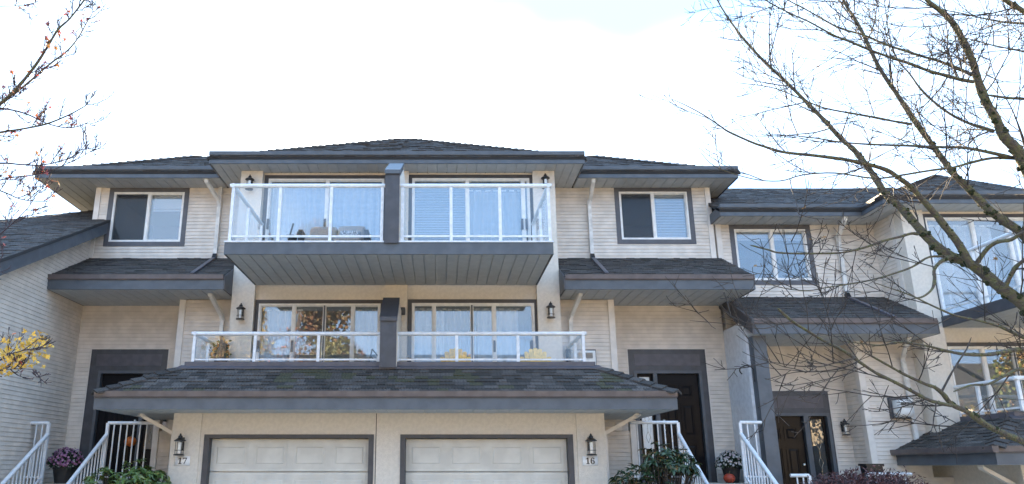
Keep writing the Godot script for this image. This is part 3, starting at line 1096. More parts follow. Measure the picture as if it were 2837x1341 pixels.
func steps(label: String, x0: float, x1: float, y: float, d: float) -> void:
	var t := thing("front_steps", label, "steps", Vector3((x0 + x1) / 2, y - 1.36, -d + 1.0))
	for i in 7:
		var st := tool()
		var top := y - 0.17 * (i + 1)
		wbox(st, Vector3(x0, y - 1.5, -d + 0.27 * i + 0.001), Vector3(x1, top, -d + 0.27 * (i + 1)))
		obj("step", st, M.concrete, t)

# ------------------------------------------------------------------ small things on the house
func lantern(label: String, at: Vector3, k := 1.0, turn := 0.0) -> void:
	# at: where the back plate's middle meets the wall
	var t := thing("wall_lantern", label, "lantern", at, "black wall lanterns")
	var fr := at + Vector3(0, -0.03 * k, 0.13 * k)
	var p := tool()
	wbox(p, at + Vector3(-0.045 * k, -0.11 * k, 0), at + Vector3(0.045 * k, 0.13 * k, 0.02 * k))
	obj("back_plate", p, M.black, t)
	var a := tool()
	tube(a, [at + Vector3(0, 0.07 * k, 0.01), at + Vector3(0, 0.12 * k, 0.06 * k), fr + Vector3(0, 0.17 * k, 0)], [0.016 * k, 0.016 * k, 0.014 * k], 7)
	obj("arm", a, M.black, t)
	var c := tool()
	lathe(c, fr, [[0.115 * k, 0.085 * k], [0.112 * k, 0.1 * k], [0.06 * k, 0.135 * k], [0.045 * k, 0.145 * k], [0.04 * k, 0.18 * k], [0.016 * k, 0.2 * k], [0.02 * k, 0.215 * k], [0.0, 0.235 * k]])
	lathe(c, fr, [[0.0, 0.086 * k], [0.115 * k, 0.085 * k]])
	obj("hood", c, M.black, t)
	var g := tool()
	lathe(g, fr, [[0.052 * k, -0.15 * k], [0.055 * k, -0.05 * k], [0.058 * k, 0.085 * k]], 16)
	obj("glass_shade", g, M.glass, t)
	var b := tool()
	lathe(b, fr, [[0.0, -0.14 * k], [0.03 * k, -0.14 * k], [0.032 * k, 0.06 * k], [0.0, 0.07 * k]], 12)
	obj("frosted_tube", b, M.frost, t)
	var cage := tool()
	for i in 4:
		var w := TAU * (i + 0.5) / 4
		var o := Vector3(cos(w), 0, sin(w))
		pole(cage, fr + o * 0.085 * k + Vector3(0, 0.09 * k, 0), fr + o * 0.085 * k + Vector3(0, -0.16 * k, 0), 0.005 * k, 5)
	var ringp := []
	var ringr := []
	for i in 17:
		ringp.append(fr + Vector3(cos(TAU * i / 16), 0, sin(TAU * i / 16)) * 0.087 * k + Vector3(0, -0.085 * k, 0))
		ringr.append(0.005 * k)
	tube(cage, ringp, ringr, 5)
	obj("cage", cage, M.black, t)
	var ba := tool()
	lathe(ba, fr, [[0.0, -0.185 * k], [0.1 * k, -0.18 * k], [0.105 * k, -0.165 * k], [0.06 * k, -0.15 * k], [0.0, -0.15 * k]])
	obj("base", ba, M.black, t)

func plaque(label: String, digits: String, at: Vector3) -> void:
	var t := thing("house_number", label, "number plate", at)
	var st := tool()
	cushion(st, Transform3D(Basis(), at + Vector3(0, 0, 0.006)), Vector3(0.125, 0.075, 0.006), 0.004, 2)
	obj("plate", st, M.plaque, t)
	var tm := TextMesh.new()
	tm.text = digits
	var f := SystemFont.new()
	f.font_names = PackedStringArray(["Droid Serif"])
	f.font_weight = 700
	tm.font = f
	tm.font_size = 64
	tm.pixel_size = 0.1 / 46.0
	tm.depth = 0.004
	var o := obj("digits", tm, M.black, t)
	o.position = Vector3(0, 0.0, 0.0145)

func air_conditioner(label: String, at: Vector3, k := 1.0) -> void:
	var t := thing("air_conditioner", label, "air conditioner", at)
	var st := tool()
	cushion(st, Transform3D(Basis(), at + Vector3(0, 0.16, 0.13)), Vector3(0.24 * k, 0.16, 0.15), 0.015, 3)
	obj("housing", st, M.ac_plastic, t)
	var g := tool()
	for i in 5:
		wbox(g, at + Vector3(-0.18 * k, 0.17 + i * 0.022, 0.282), at + Vector3(0.18 * k, 0.182 + i * 0.022, 0.288))
	obj("grille", g, M.ac_grille, t)
	var f := tool()
	var e := 0.25 * k
	for q in [[-e - 0.04, -e, -0.02, 0.37], [e, e + 0.04, -0.02, 0.37], [-e, e, 0.33, 0.37], [-e, e, -0.02, 0.0]]:
		wbox(f, at + Vector3(q[0], q[2], -0.02), at + Vector3(q[1], q[3], 0.05))
	obj("sleeve_frame", f, M.slate_dark, t)

# hanging cloth with folds
func curtain(label: String, x0: float, x1: float, y0: float, y1: float, z: float, m: Material, fold := 0.11, seed_ := 1, depth := 0.045) -> void:
	var t := thing("curtain", label, "curtain", Vector3((x0 + x1) / 2, y0, z), "curtains and blinds behind the glass")
	var st := tool()
	var n := int((x1 - x0) / 0.012) + 2
	var f := FastNoiseLite.new()
	f.seed = seed_
	f.frequency = 1.2
	var rows := 7
	var pos := []
	for j in rows + 1:
		var v := float(j) / rows
		var line := []
		for i in n + 1:
			var x := lerpf(x0, x1, float(i) / n)
			var ph := x / fold * TAU + 2.2 * f.get_noise_2d(x * 1.4, v * 0.35)
			line.append(Vector3(x, lerpf(y0, y1, v), z + depth * sin(ph) * (1.0 - 0.35 * v) + 0.006 * f.get_noise_2d(x * 3.0, v)))
		pos.append(line)
	for j in rows:
		for i in n:
			var q := []
			for e in [[j, i], [j, i + 1], [j + 1, i + 1], [j + 1, i]]:
				var l: Vector3 = pos[e[0]][maxi(e[1] - 1, 0)]
				var r: Vector3 = pos[e[0]][mini(e[1] + 1, n)]
				q.append([pos[e[0]][e[1]], (r - l).cross(Vector3.UP).normalized()])
			for k in [0, 2, 1, 0, 3, 2]:
				st.set_normal(q[k][1])
				st.add_vertex(q[k][0])
	obj("cloth", st, m, t)
	var rod := tool()
	pole(rod, Vector3(x0 - 0.03, y1 - 0.01, z), Vector3(x1 + 0.03, y1 - 0.01, z), 0.012)
	obj("rod", rod, M.frost, t)

func blind(label: String, x0: float, x1: float, y0: float, y1: float, z: float, tilt := 0.6) -> void:
	var t := thing("blind", label, "blind", Vector3((x0 + x1) / 2, y0, z), "curtains and blinds behind the glass")
	var h := tool()
	wbox(h, Vector3(x0, y1, z - 0.02), Vector3(x1, y1 + 0.05, z + 0.02))
	obj("head_rail", h, M.blind, t)
	var st := tool()
	var y := y1 - 0.02
	while y > y0:
		var dz := 0.022 * cos(tilt)
		var dy := 0.022 * sin(tilt)
		hexa(st, [Vector3(x0, y - dy, z + dz), Vector3(x1, y - dy, z + dz), Vector3(x1, y + dy, z - dz), Vector3(x0, y + dy, z - dz), Vector3(x0, y - dy + 0.0015, z + dz), Vector3(x1, y - dy + 0.0015, z + dz), Vector3(x1, y + dy + 0.0015, z - dz), Vector3(x0, y + dy + 0.0015, z - dz)])
		y -= 0.036
	var o := obj("slat_set", st, M.blind, t)
	o.set_meta("kind", "stuff")
	var b := tool()
	wbox(b, Vector3(x0, y0 - 0.03, z - 0.015), Vector3(x1, y0 - 0.005, z + 0.015))
	obj("bottom_rail", b, M.blind, t)

# ------------------------------------------------------------------ balcony furniture and porch things
func patio_sofa() -> void:
	var at := Vector3(-1.93, 5.236, -13.85)
	var t := thing("patio_sofa", "grey cushioned patio sofa behind the upper balcony glass of number 17", "sofa", at)
	for i in 2:
		var x := -0.27 + 0.54 * i
		var st := tool()
		cushion(st, Transform3D(Basis(Vector3.RIGHT, -0.18), at + Vector3(x, 0.6, -0.22 + 0.06 * i)), Vector3(0.265, 0.21, 0.08), 0.06)
		obj("back_cushion", st, M.sofa, t)
		var se := tool()
		cushion(se, Transform3D(Basis(), at + Vector3(x, 0.36, 0.1)), Vector3(0.265, 0.07, 0.32), 0.05)
		obj("seat_cushion", se, M.sofa, t)
	var fr := tool()
	wbox(fr, at + Vector3(-0.56, 0.2, -0.3), at + Vector3(0.56, 0.29, 0.42))
	wbox(fr, at + Vector3(-0.56, 0.29, -0.38), at + Vector3(0.56, 0.62, -0.33))
	obj("frame", fr, M.black, t)
	for sx in [-0.52, 0.52]:
		for sz in [-0.3, 0.38]:
			var l := tool()
			wbox(l, at + Vector3(sx - 0.03, 0.0, sz - 0.03), at + Vector3(sx + 0.03, 0.2, sz + 0.03))
			obj("leg", l, M.black, t)
	for sx in [-0.6, 0.6]:
		var l := tool()
		wbox(l, at + Vector3(sx - 0.04, 0.2, -0.38), at + Vector3(sx + 0.04, 0.56, 0.42))
		obj("armrest", l, M.black, t)
	var p := thing("throw_pillow", "white and grey patterned throw pillow on the patio sofa", "pillow", at + Vector3(0.25, 0.44, 0.02))
	var ps := tool()
	cushion(ps, Transform3D(Basis(Vector3.RIGHT, -0.2), at + Vector3(0.25, 0.56, -0.06)), Vector3(0.2, 0.13, 0.06), 0.055)
	obj("cover", ps, M.pillow, p)

func adirondack(label: String, at: Vector3) -> void:
	var t := thing("garden_chair", label, "chair", at, "yellow wooden slat-back chairs")
	var tops := [0.8, 0.89, 0.94, 0.96, 0.94, 0.89, 0.8]
	for i in 7:
		var u := i - 3.0
		var st := tool()
		var b := at + Vector3(u * 0.058, 0.26, -0.1)
		var top := at + Vector3(u * 0.082, tops[i] - 0.03, -0.36)
		var w := Vector3(0.0285, 0, 0)
		var w2 := Vector3(0.0405, 0, 0)
		var n := Vector3(0, 0.3, 0.9).normalized() * 0.018
		hexa(st, [b - w, b + w, b + w + n, b - w + n, top - w2, top + w2, top + w2 + n, top - w2 + n])
		# rounded end
		var lead := (top - b).normalized()
		var arc := []
		for k in 7:
			var a := PI * k / 6.0
			arc.append(top + w2 * cos(a) + lead * 0.03 * sin(a))
		prism(st, arc, n)
		obj("back_slat", st, M.yellow_wood, t)
	for i in 5:
		var st := tool()
		var z := -0.08 + i * 0.105
		var y := 0.28 + i * 0.018
		wbox(st, at + Vector3(-0.25, y, z), at + Vector3(0.25, y + 0.02, z + 0.09))
		obj("seat_slat", st, M.yellow_wood, t)
	for sx in [-1.0, 1.0]:
		var a := tool()
		wbox(a, at + Vector3(sx * 0.34 - 0.065, 0.54, -0.3), at + Vector3(sx * 0.34 + 0.065, 0.56, 0.42))
		obj("armrest", a, M.yellow_wood, t)
		var l := tool()
		wbox(l, at + Vector3(sx * 0.29 - 0.012, 0.0, 0.3), at + Vector3(sx * 0.29 + 0.012, 0.54, 0.4))
		obj("leg", l, M.yellow_wood, t)
		var r := tool()
		bar(r, at + Vector3(sx * 0.265, 0.34, 0.38), at + Vector3(sx * 0.265, 0.06, -0.52), 0.024, 0.12)
		obj("leg", r, M.yellow_wood, t)
	var bk := tool()
	wbox(bk, at + Vector3(-0.3, 0.5, -0.27), at + Vector3(0.3, 0.56, -0.245))
	obj("back_rail", bk, M.yellow_wood, t)

func wire_rack() -> void:
	var at := Vector3(-1.28, 2.781, -14.0)
	var t := thing("wire_rack", "black wire rack leaning beside the screen on the lower balcony of number 17", "rack", at)
	var a := at + Vector3(0.06, 0.92, 0)
	var b := at + Vector3(-0.12, 0.0, 0.05)
	var c := at + Vector3(0.32, 0.6, 0)
	var d := at + Vector3(0.32, 0.0, 0.05)
	var st := tool()
	for q in [[a, b], [a, c], [c, d], [b, d]]:
		pole(st, q[0], q[1], 0.014, 6)
	pole(st, a + (b - a) * 0.14, c - Vector3(0, 0.13, 0), 0.012, 6)
	obj("frame", st, M.black, t)
	for i in 9:
		var u := (i + 1) / 10.0
		var w := tool()
		pole(w, (a + (b - a) * 0.14).lerp(c - Vector3(0, 0.13, 0), u), b.lerp(d, u), 0.005, 5)
		obj("wire", w, M.black, t)

func pumpkin(label: String, at: Vector3, r: float, m: Material) -> void:
	var t := thing("pumpkin", label, "pumpkin", at)
	var st := tool()
	var nu := 40
	var nv := 14
	for i in nu:
		for j in nv:
			var q := []
			for e in [[i, j], [i + 1, j], [i + 1, j + 1], [i, j + 1]]:
				var w: float = TAU * e[0] / nu
				var v: float = PI * e[1] / nv
				var rr := r * (1.0 - 0.07 * pow(absf(sin(w * 5.0)), 0.6) * -1.0 - 0.07)
				var p := Vector3(cos(w) * sin(v) * rr, -cos(v) * r * 0.8 + r * 0.8, sin(w) * sin(v) * rr)
				q.append([at + p, Vector3(cos(w) * sin(v), -cos(v), sin(w) * sin(v))])
			for k in [0, 1, 2, 0, 2, 3]:
				st.set_normal(q[k][1])
				st.add_vertex(q[k][0])
	obj("fruit", st, m, t)
	var s := tool()
	tube(s, [at + Vector3(0, r * 1.5, 0), at + Vector3(0.01, r * 1.75, 0), at + Vector3(0.03, r * 1.95, 0)], [r * 0.14, r * 0.1, r * 0.11], 7)
	obj("stalk", s, M.stalk, t)

func leaf_mesh(len_: float, wid: float, fold: float) -> ArrayMesh:
	# a pointed oval folded along its midrib; grows along +y
	var st := tool()
	var prof := [[0.0, 0.08], [0.25, 0.8], [0.5, 1.0], [0.75, 0.7], [1.0, 0.0]]
	for sg in [-1.0, 1.0]:
		for i in prof.size() - 1:
			var a = prof[i]
			var b = prof[i + 1]
			var p := [Vector3(0, a[0] * len_, bend(a[0], len_)), Vector3(sg * a[1] * wid, a[0] * len_, bend(a[0], len_) + fold * a[1]), Vector3(sg * b[1] * wid, b[0] * len_, bend(b[0], len_) + fold * b[1]), Vector3(0, b[0] * len_, bend(b[0], len_))]
			face(st, p, p[0] - Vector3(0, 0, 1))
	return st.commit()

func bend(t: float, l: float) -> float:
	return -0.28 * l * t * t

func maple_mesh(s: float) -> ArrayMesh:
	var st := tool()
	var pts := []
	var star := [0.5, 0.95, 0.42, 0.85, 0.4, 1.0, 0.4, 0.85, 0.42, 0.95, 0.5, 0.15]
	for i in star.size():
		var a := -PI / 2 + TAU * (i + 0.0) / star.size() + PI / 12
		pts.append(Vector3(cos(a) * star[i] * s, sin(a) * star[i] * s, 0.12 * s * sin(i * 2.1)))
	for i in pts.size():
		face(st, [Vector3.ZERO, pts[i], pts[(i + 1) % pts.size()]], Vector3(0, 0, -1))
	return st.commit()

func oval_mesh(s: float) -> ArrayMesh:
	var st := tool()
	var pts := []
	for i in 6:
		var a := TAU * i / 6.0
		pts.append(Vector3(cos(a) * s * 0.7, sin(a) * s, 0.15 * s * sin(a * 2.0)))
	for i in 6:
		face(st, [Vector3.ZERO, pts[i], pts[(i + 1) % 6]], Vector3(0, 0, -1))
	return st.commit()

func rand_dir() -> Vector3:
	var z := rng.randf_range(-1, 1)
	var a := rng.randf() * TAU
	return Vector3(cos(a) * sqrt(1 - z * z), z, sin(a) * sqrt(1 - z * z))

# leathery evergreen shrub: whorls of long leaves at the ends of branching stems
func rhododendron(label: String, at: Vector3, lobes: Array, n: int, tone: Array, seed_: int) -> void:
	rng.seed = seed_
	var t := thing("shrub", label, "shrub", at, "broad-leaved evergreen shrubs by the steps")
	var stems := tool()
	var places := []
	var colors := []
	for i in n:
		var lb = lobes[rng.randi_range(0, lobes.size() - 1)]
		var dir := rand_dir()
		dir.y = absf(dir.y) * 1.0 - 0.25
		dir = dir.normalized()
		var rad := pow(rng.randf(), 0.28)
		var tip: Vector3 = at + lb[0] + dir * lb[1] * rad
		var foot: Vector3 = at + Vector3(lb[0].x * 0.4, 0.0, lb[0].z * 0.4)
		var mid := foot.lerp(tip, 0.55) + Vector3(0, 0.08, 0)
		tube(stems, [foot, mid, tip], [0.016, 0.009, 0.004], 4)
		var axis: Vector3 = (dir + Vector3(0, 0.9, 0) + rand_dir() * 0.35).normalized()
		var bx := axis.cross(Vector3.RIGHT if absf(axis.x) < 0.8 else Vector3.UP).normalized()
		var bz := axis.cross(bx)
		var k := rng.randi_range(7, 10)
		var ph := rng.randf() * TAU
		for j in k:
			var w := ph + TAU * j / k + rng.randf_range(-0.2, 0.2)
			var out := (bx * cos(w) + bz * sin(w)) * 1.0 + axis * rng.randf_range(-0.15, 0.6)
			out = out.normalized()
			var up := (axis - out * axis.dot(out)).normalized()
			var sc := rng.randf_range(0.5, 1.2)
			places.append(Transform3D(Basis(out.cross(up) * sc, out * sc, up * sc), tip))
			var b := rng.randf_range(0.6, 1.3)
			var c: Array = tone[0] if rng.randf() > 0.12 else tone[1]
			colors.append(Color(c[0] * b, c[1] * b, c[2] * b))
	var so := obj("stems", stems, M.twig, t)
	so.set_meta("kind", "stuff")
	scatter("foliage", leaf_mesh(0.115, 0.021, 0.012), M.leaf_gloss, places, t, colors)

func potted_mum(label: String, at: Vector3, r: float, petals: Array, seed_: int, pot_r: float) -> void:
	rng.seed = seed_
	var t := thing("potted_flowers", label, "potted plant", at, "potted chrysanthemums on the porches")
	var st := tool()
	lathe(st, at, [[0.0, 0.0], [pot_r * 0.75, 0.0], [pot_r, 0.24], [pot_r * 1.06, 0.25], [pot_r * 1.06, 0.28], [pot_r * 0.9, 0.28], [0.0, 0.26]], 18)
	obj("pot", st, M.pot, t)
	var c := at + Vector3(0, 0.3, 0)
	var lp := []
	var lc := []
	var fp := []
	var fc := []
	for i in 520:
		var d := rand_dir()
		d.y = absf(d.y) * 1.1 - 0.12
		d = d.normalized()
		var p := c + d * r * rng.randf_range(0.55, 0.93)
		var b := Basis(Quaternion(Vector3.UP, d)) * Basis(Vector3.UP, rng.randf() * TAU) * Basis(Vector3.RIGHT, rng.randf_range(0.4, 1.3))
		lp.append(Transform3D(b, p))
		var g := rng.randf_range(0.5, 1.2)
		lc.append(Color(0.025 * g, 0.05 * g, 0.02 * g))
	for i in 260:
		var d := rand_dir()
		d.y = absf(d.y) * 1.15 + 0.02
		d = d.normalized()
		var p := c + d * r * rng.randf_range(0.93, 1.06)
		var b := Basis(Quaternion(Vector3.UP, (d + rand_dir() * 0.35).normalized()))
		fp.append(Transform3D(b, p))
		var q: Array = petals[rng.randi_range(0, petals.size() - 1)]
		fc.append(Color(q[0], q[1], q[2]))
	scatter("foliage", leaf_mesh(0.06, 0.02, 0.008), M.leaf_tint, lp, t, lc)
	var fm := tool()
	for ringn in 2:
		for k in 9:
			var a := TAU * (k + 0.5 * ringn) / 9.0
			var o := Vector3(cos(a), 0, sin(a))
			var s := Vector3(-sin(a), 0, cos(a))
			var l := 0.024 - 0.007 * ringn
			var lift := 0.004 + 0.008 * ringn
			face(fm, [Vector3(0, 0.002, 0), o * l * 0.6 + s * 0.006 + Vector3(0, lift, 0), o * l + Vector3(0, lift * 0.8, 0), o * l * 0.6 - s * 0.006 + Vector3(0, lift, 0)], Vector3(0, -1, 0))
	scatter("blossom", fm.commit(), M.petal, fp, t, fc)

# low weeping shrub with fine dark red twigs and leaves
func red_shrub(label: String, at: Vector3, half: Vector3) -> void:
	rng.seed = 77
	var t := thing("shrub", label, "shrub", at)
	var st := tool()
	var lp := []
	var lc := []
	for i in 620:
		var a := rng.randf() * TAU
		var r := sqrt(rng.randf())
		var tip := at + Vector3(cos(a) * r * half.x, half.y * (1.0 - 0.1 * r * r * r) * rng.randf_range(0.86, 1.02), sin(a) * r * half.z)
		var foot := at + Vector3(rng.randf_range(-0.15, 0.15), 0, rng.randf_range(-0.1, 0.1))
		var mid := foot.lerp(tip, 0.6) + Vector3(0, half.y * 0.3, 0)
		tube(st, [foot, mid, tip, tip + (tip - mid) * 0.25 - Vector3(0, 0.06, 0)], [0.014, 0.006, 0.003, 0.0015], 3)
		for j in 14:
			var p := mid.lerp(tip, rng.randf()) + rand_dir() * 0.07
			lp.append(Transform3D(Basis(Quaternion(Vector3.UP, rand_dir())), p))
			var g := rng.randf_range(0.5, 1.5)
			lc.append(Color(0.085 * g, 0.035 * g, 0.035 * g))
	var so := obj("stems", st, M.twig_red, t)
	so.set_meta("kind", "stuff")
	scatter("foliage", leaf_mesh(0.05, 0.009, 0.003), M.leaf_tint, lp, t, lc)

# ------------------------------------------------------------------ trees
func smooth_limb(flat: Array) -> Array:
	var p := []
	var r := []
	for i in range(0, flat.size(), 4):
		p.append(Vector3(flat[i], flat[i + 1], flat[i + 2]))
		r.append(flat[i + 3])
	var pts := []
	var rad := []
	for i in p.size() - 1:
		var p0: Vector3 = p[maxi(i - 1, 0)]
		var p3: Vector3 = p[mini(i + 2, p.size() - 1)]
		for k in 4:
			var t := k / 4.0
			pts.append(p[i].cubic_interpolate(p[i + 1], p0, p3, t))
			rad.append(lerpf(r[i], r[i + 1], t))
	pts.append(p[-1])
	rad.append(r[-1] * 0.6)
	return [pts, rad]

func twig(st: SurfaceTool, p: Vector3, dir: Vector3, length: float, r: float, level: int, lift: float, spots: Array) -> void:
	var n := 4 if level > 0 else 5
	var pts := [p]
	var rad := [r]
	var d := dir
	var q := p
	for i in n:
		d = (d + rand_dir() * 0.13 + Vector3(0, lift * 0.12, 0)).normalized()
		q += d * length / n
		pts.append(q)
		rad.append(maxf(r * (1.0 - 0.65 * (i + 1.0) / n), 0.0031))
		if level < 2 and i < n - 1:
			for m in (rng.randi_range(1, 2) if level == 0 else (1 if rng.randf() < 0.4 else 0)):
				var side := (d * rng.randf_range(0.5, 1.0) + rand_dir() * 0.7).normalized()
				twig(st, q, side, length * rng.randf_range(0.25, 0.5), maxf(r * 0.65, 0.0042), level + 1, lift, spots)
	tube(st, pts, rad, 4 if level == 0 else 3)
	spots.append(q)

func bare_tree(called: String, label: String, base: Vector3, trunk: Array, limbs: Array, density: float, twig_len: Vector2, lift: float, mossy: float, seed_: int, twig_m: Material) -> Array:
	rng.seed = seed_
	var t := thing(called, label, "tree", base)
	var tr := tool()
	var sm := smooth_limb(trunk)
	tube(tr, sm[0], sm[1], 12)
	obj("trunk", tr, M.bark, t)
	var tw := tool()
	var moss := []
	var spots := []
	var lump := FastNoiseLite.new()
	lump.frequency = 7.0
	for L in limbs:
		var s := smooth_limb(L)
		var pts: Array = s[0]
		var rad: Array = s[1]
		for i in pts.size():
			rad[i] *= 0.84
			if rad[i] > 0.008:
				rad[i] *= 1.0 + 0.28 * lump.get_noise_3dv(pts[i])
		var st := tool()
		tube(st, pts, rad, 8 if rad[0] > 0.02 else 6)
		obj("limb", st, M.bark if rad[0] > 0.012 else twig_m, t)
		for i in range(1, pts.size() - 1):
			var seg: float = (pts[i + 1] - pts[i]).length()
			var along: Vector3 = (pts[i + 1] - pts[i]).normalized()
			var k := seg * density * (0.45 if pts[i].y < 5.6 and pts[i].x > 0.0 else 1.0)
			while rng.randf() < k:
				k -= 1.0
				var side := rand_dir()
				side = (side - along * side.dot(along)).normalized()
				var dir := (along * rng.randf_range(0.35, 1.0) + side * 0.85 + Vector3(0, 0.12 * lift, 0)).normalized()
				twig(tw, pts[i].lerp(pts[i + 1], rng.randf()), dir, rng.randf_range(twig_len.x, twig_len.y), clampf(rad[i] * 0.42, 0.0055, 0.009), 0, lift, spots)
			if mossy > 0.0 and rad[i] > 0.011:
				for m in int(seg * mossy * minf(1.0, rad[i] / 0.03)) + (1 if rng.randf() < 0.5 else 0):
					var side := (rand_dir() + Vector3(0, 0.5, 0)).normalized()
					var sc: float = rad[i] * rng.randf_range(0.35, 0.8)
					var b := Basis(Quaternion(Vector3.UP, side)).scaled(Vector3.ONE * sc)
					moss.append(Transform3D(b, pts[i].lerp(pts[i + 1], rng.randf()) + side * rad[i] * 0.75))
	var to := obj("twigs", tw, twig_m, t)
	to.set_meta("kind", "stuff")
	if moss.size():
		var lumpy := tool()
		for k in 3:
			var c := Vector3(cos(k * 2.1) * 0.5, 0.15 * k, sin(k * 2.1) * 0.5)
			lathe(lumpy, c, [[0.0, -0.5], [0.55, -0.25], [0.6, 0.15], [0.3, 0.5], [0.0, 0.62]], 7)
		scatter("moss_tufts", lumpy.commit(), M.moss, moss, t)
	return [t, spots]

# the autumn trees over the road, which the windows mirror
func leafy_tree(label: String, at: Vector3, h: float, r: float, tones: Array, n: int, seed_: int) -> void:
	rng.seed = seed_
	var t := thing("autumn_tree", label, "tree", at, "autumn trees across the road mirrored in the windows")
	var st := tool()
	tube(st, [at, at + Vector3(0.05, h * 0.3, 0), at + Vector3(-0.1, h * 0.65, 0.1), at + Vector3(0.0, h * 0.95, 0)], [0.2, 0.15, 0.08, 0.02], 8)
	var places := []
	var colors := []
	var clumps := []
	for i in 46:
		var d := rand_dir()
		var v := rng.randf_range(0.16, 1.0)
		var rr := r * sin(PI * clampf(pow(v, 0.8), 0.05, 0.97)) * rng.randf_range(0.35, 1.0)
		var c := at + Vector3(d.x * rr, h * v, d.z * rr)
		clumps.append(c)
		tube(st, [at + Vector3(0, h * maxf(0.12, v - 0.2), 0), at.lerp(c, 0.5) + Vector3(0, h * v * 0.42, 0), c], [0.06, 0.035, 0.01], 5)
	obj("trunk", st, M.bark, t)
	for i in n:
		var k := rng.randi_range(0, clumps.size() - 1)
		var p: Vector3 = clumps[k] + rand_dir() * pow(rng.randf(), 0.45) * r * 0.36
		places.append(Transform3D(Basis(Quaternion(Vector3.FORWARD, rand_dir())), p))
		var c: Array = tones[(k * 7 + (0 if rng.randf() > 0.3 else rng.randi_range(0, 9))) % tones.size()]
		var g := rng.randf_range(0.6, 1.3)
		colors.append(Color(c[0] * g, c[1] * g, c[2] * g))
	scatter("crown", oval_mesh(0.13), M.leaf_tint, places, t, colors)

# the sunlit row over the road, which the black doors mirror
func far_house(label: String, x: float, w: float, h: float) -> void:
	var z := 18.0
	var t := thing("opposite_house", label, "house", Vector3(x, -0.9, z), "houses across the road mirrored in the doors")
	var st := tool()
	wbox(st, Vector3(x - w / 2, -0.9, z), Vector3(x + w / 2, h - 0.9, z + 9.0))
	obj("wall", st, M.siding, t)
	st = tool()
	for sg in [-1.0, 1.0]:
		prism(st, [Vector3(x - w / 2 - 0.5, h - 1.0, z + 4.5 + sg * 5.2), Vector3(x - w / 2 - 0.5, h - 0.8, z + 4.5 + sg * 5.2), Vector3(x - w / 2 - 0.5, h + 2.0, z + 4.5), Vector3(x - w / 2 - 0.5, h + 1.8, z + 4.5)], Vector3(w + 1.0, 0, 0))
	obj("roof", st, M.under, t)
	for q in [[-0.3, 1.2], [0.05, 1.2], [0.33, 1.2], [-0.3, 4.0], [0.02, 4.0], [0.33, 4.0]]:
		var f := tool()
		wbox(f, Vector3(x + q[0] * w - 0.8, q[1] - 0.9, z - 0.06), Vector3(x + q[0] * w + 0.8, q[1] + 0.5, z - 0.002))
		var wi := obj("window", f, M.white, t)
		var g := tool()
		wbox(g, Vector3(x + q[0] * w - 0.7, q[1] - 0.8, z - 0.075), Vector3(x + q[0] * w + 0.7, q[1] + 0.4, z - 0.061))
		obj("pane", g, M.door, wi)
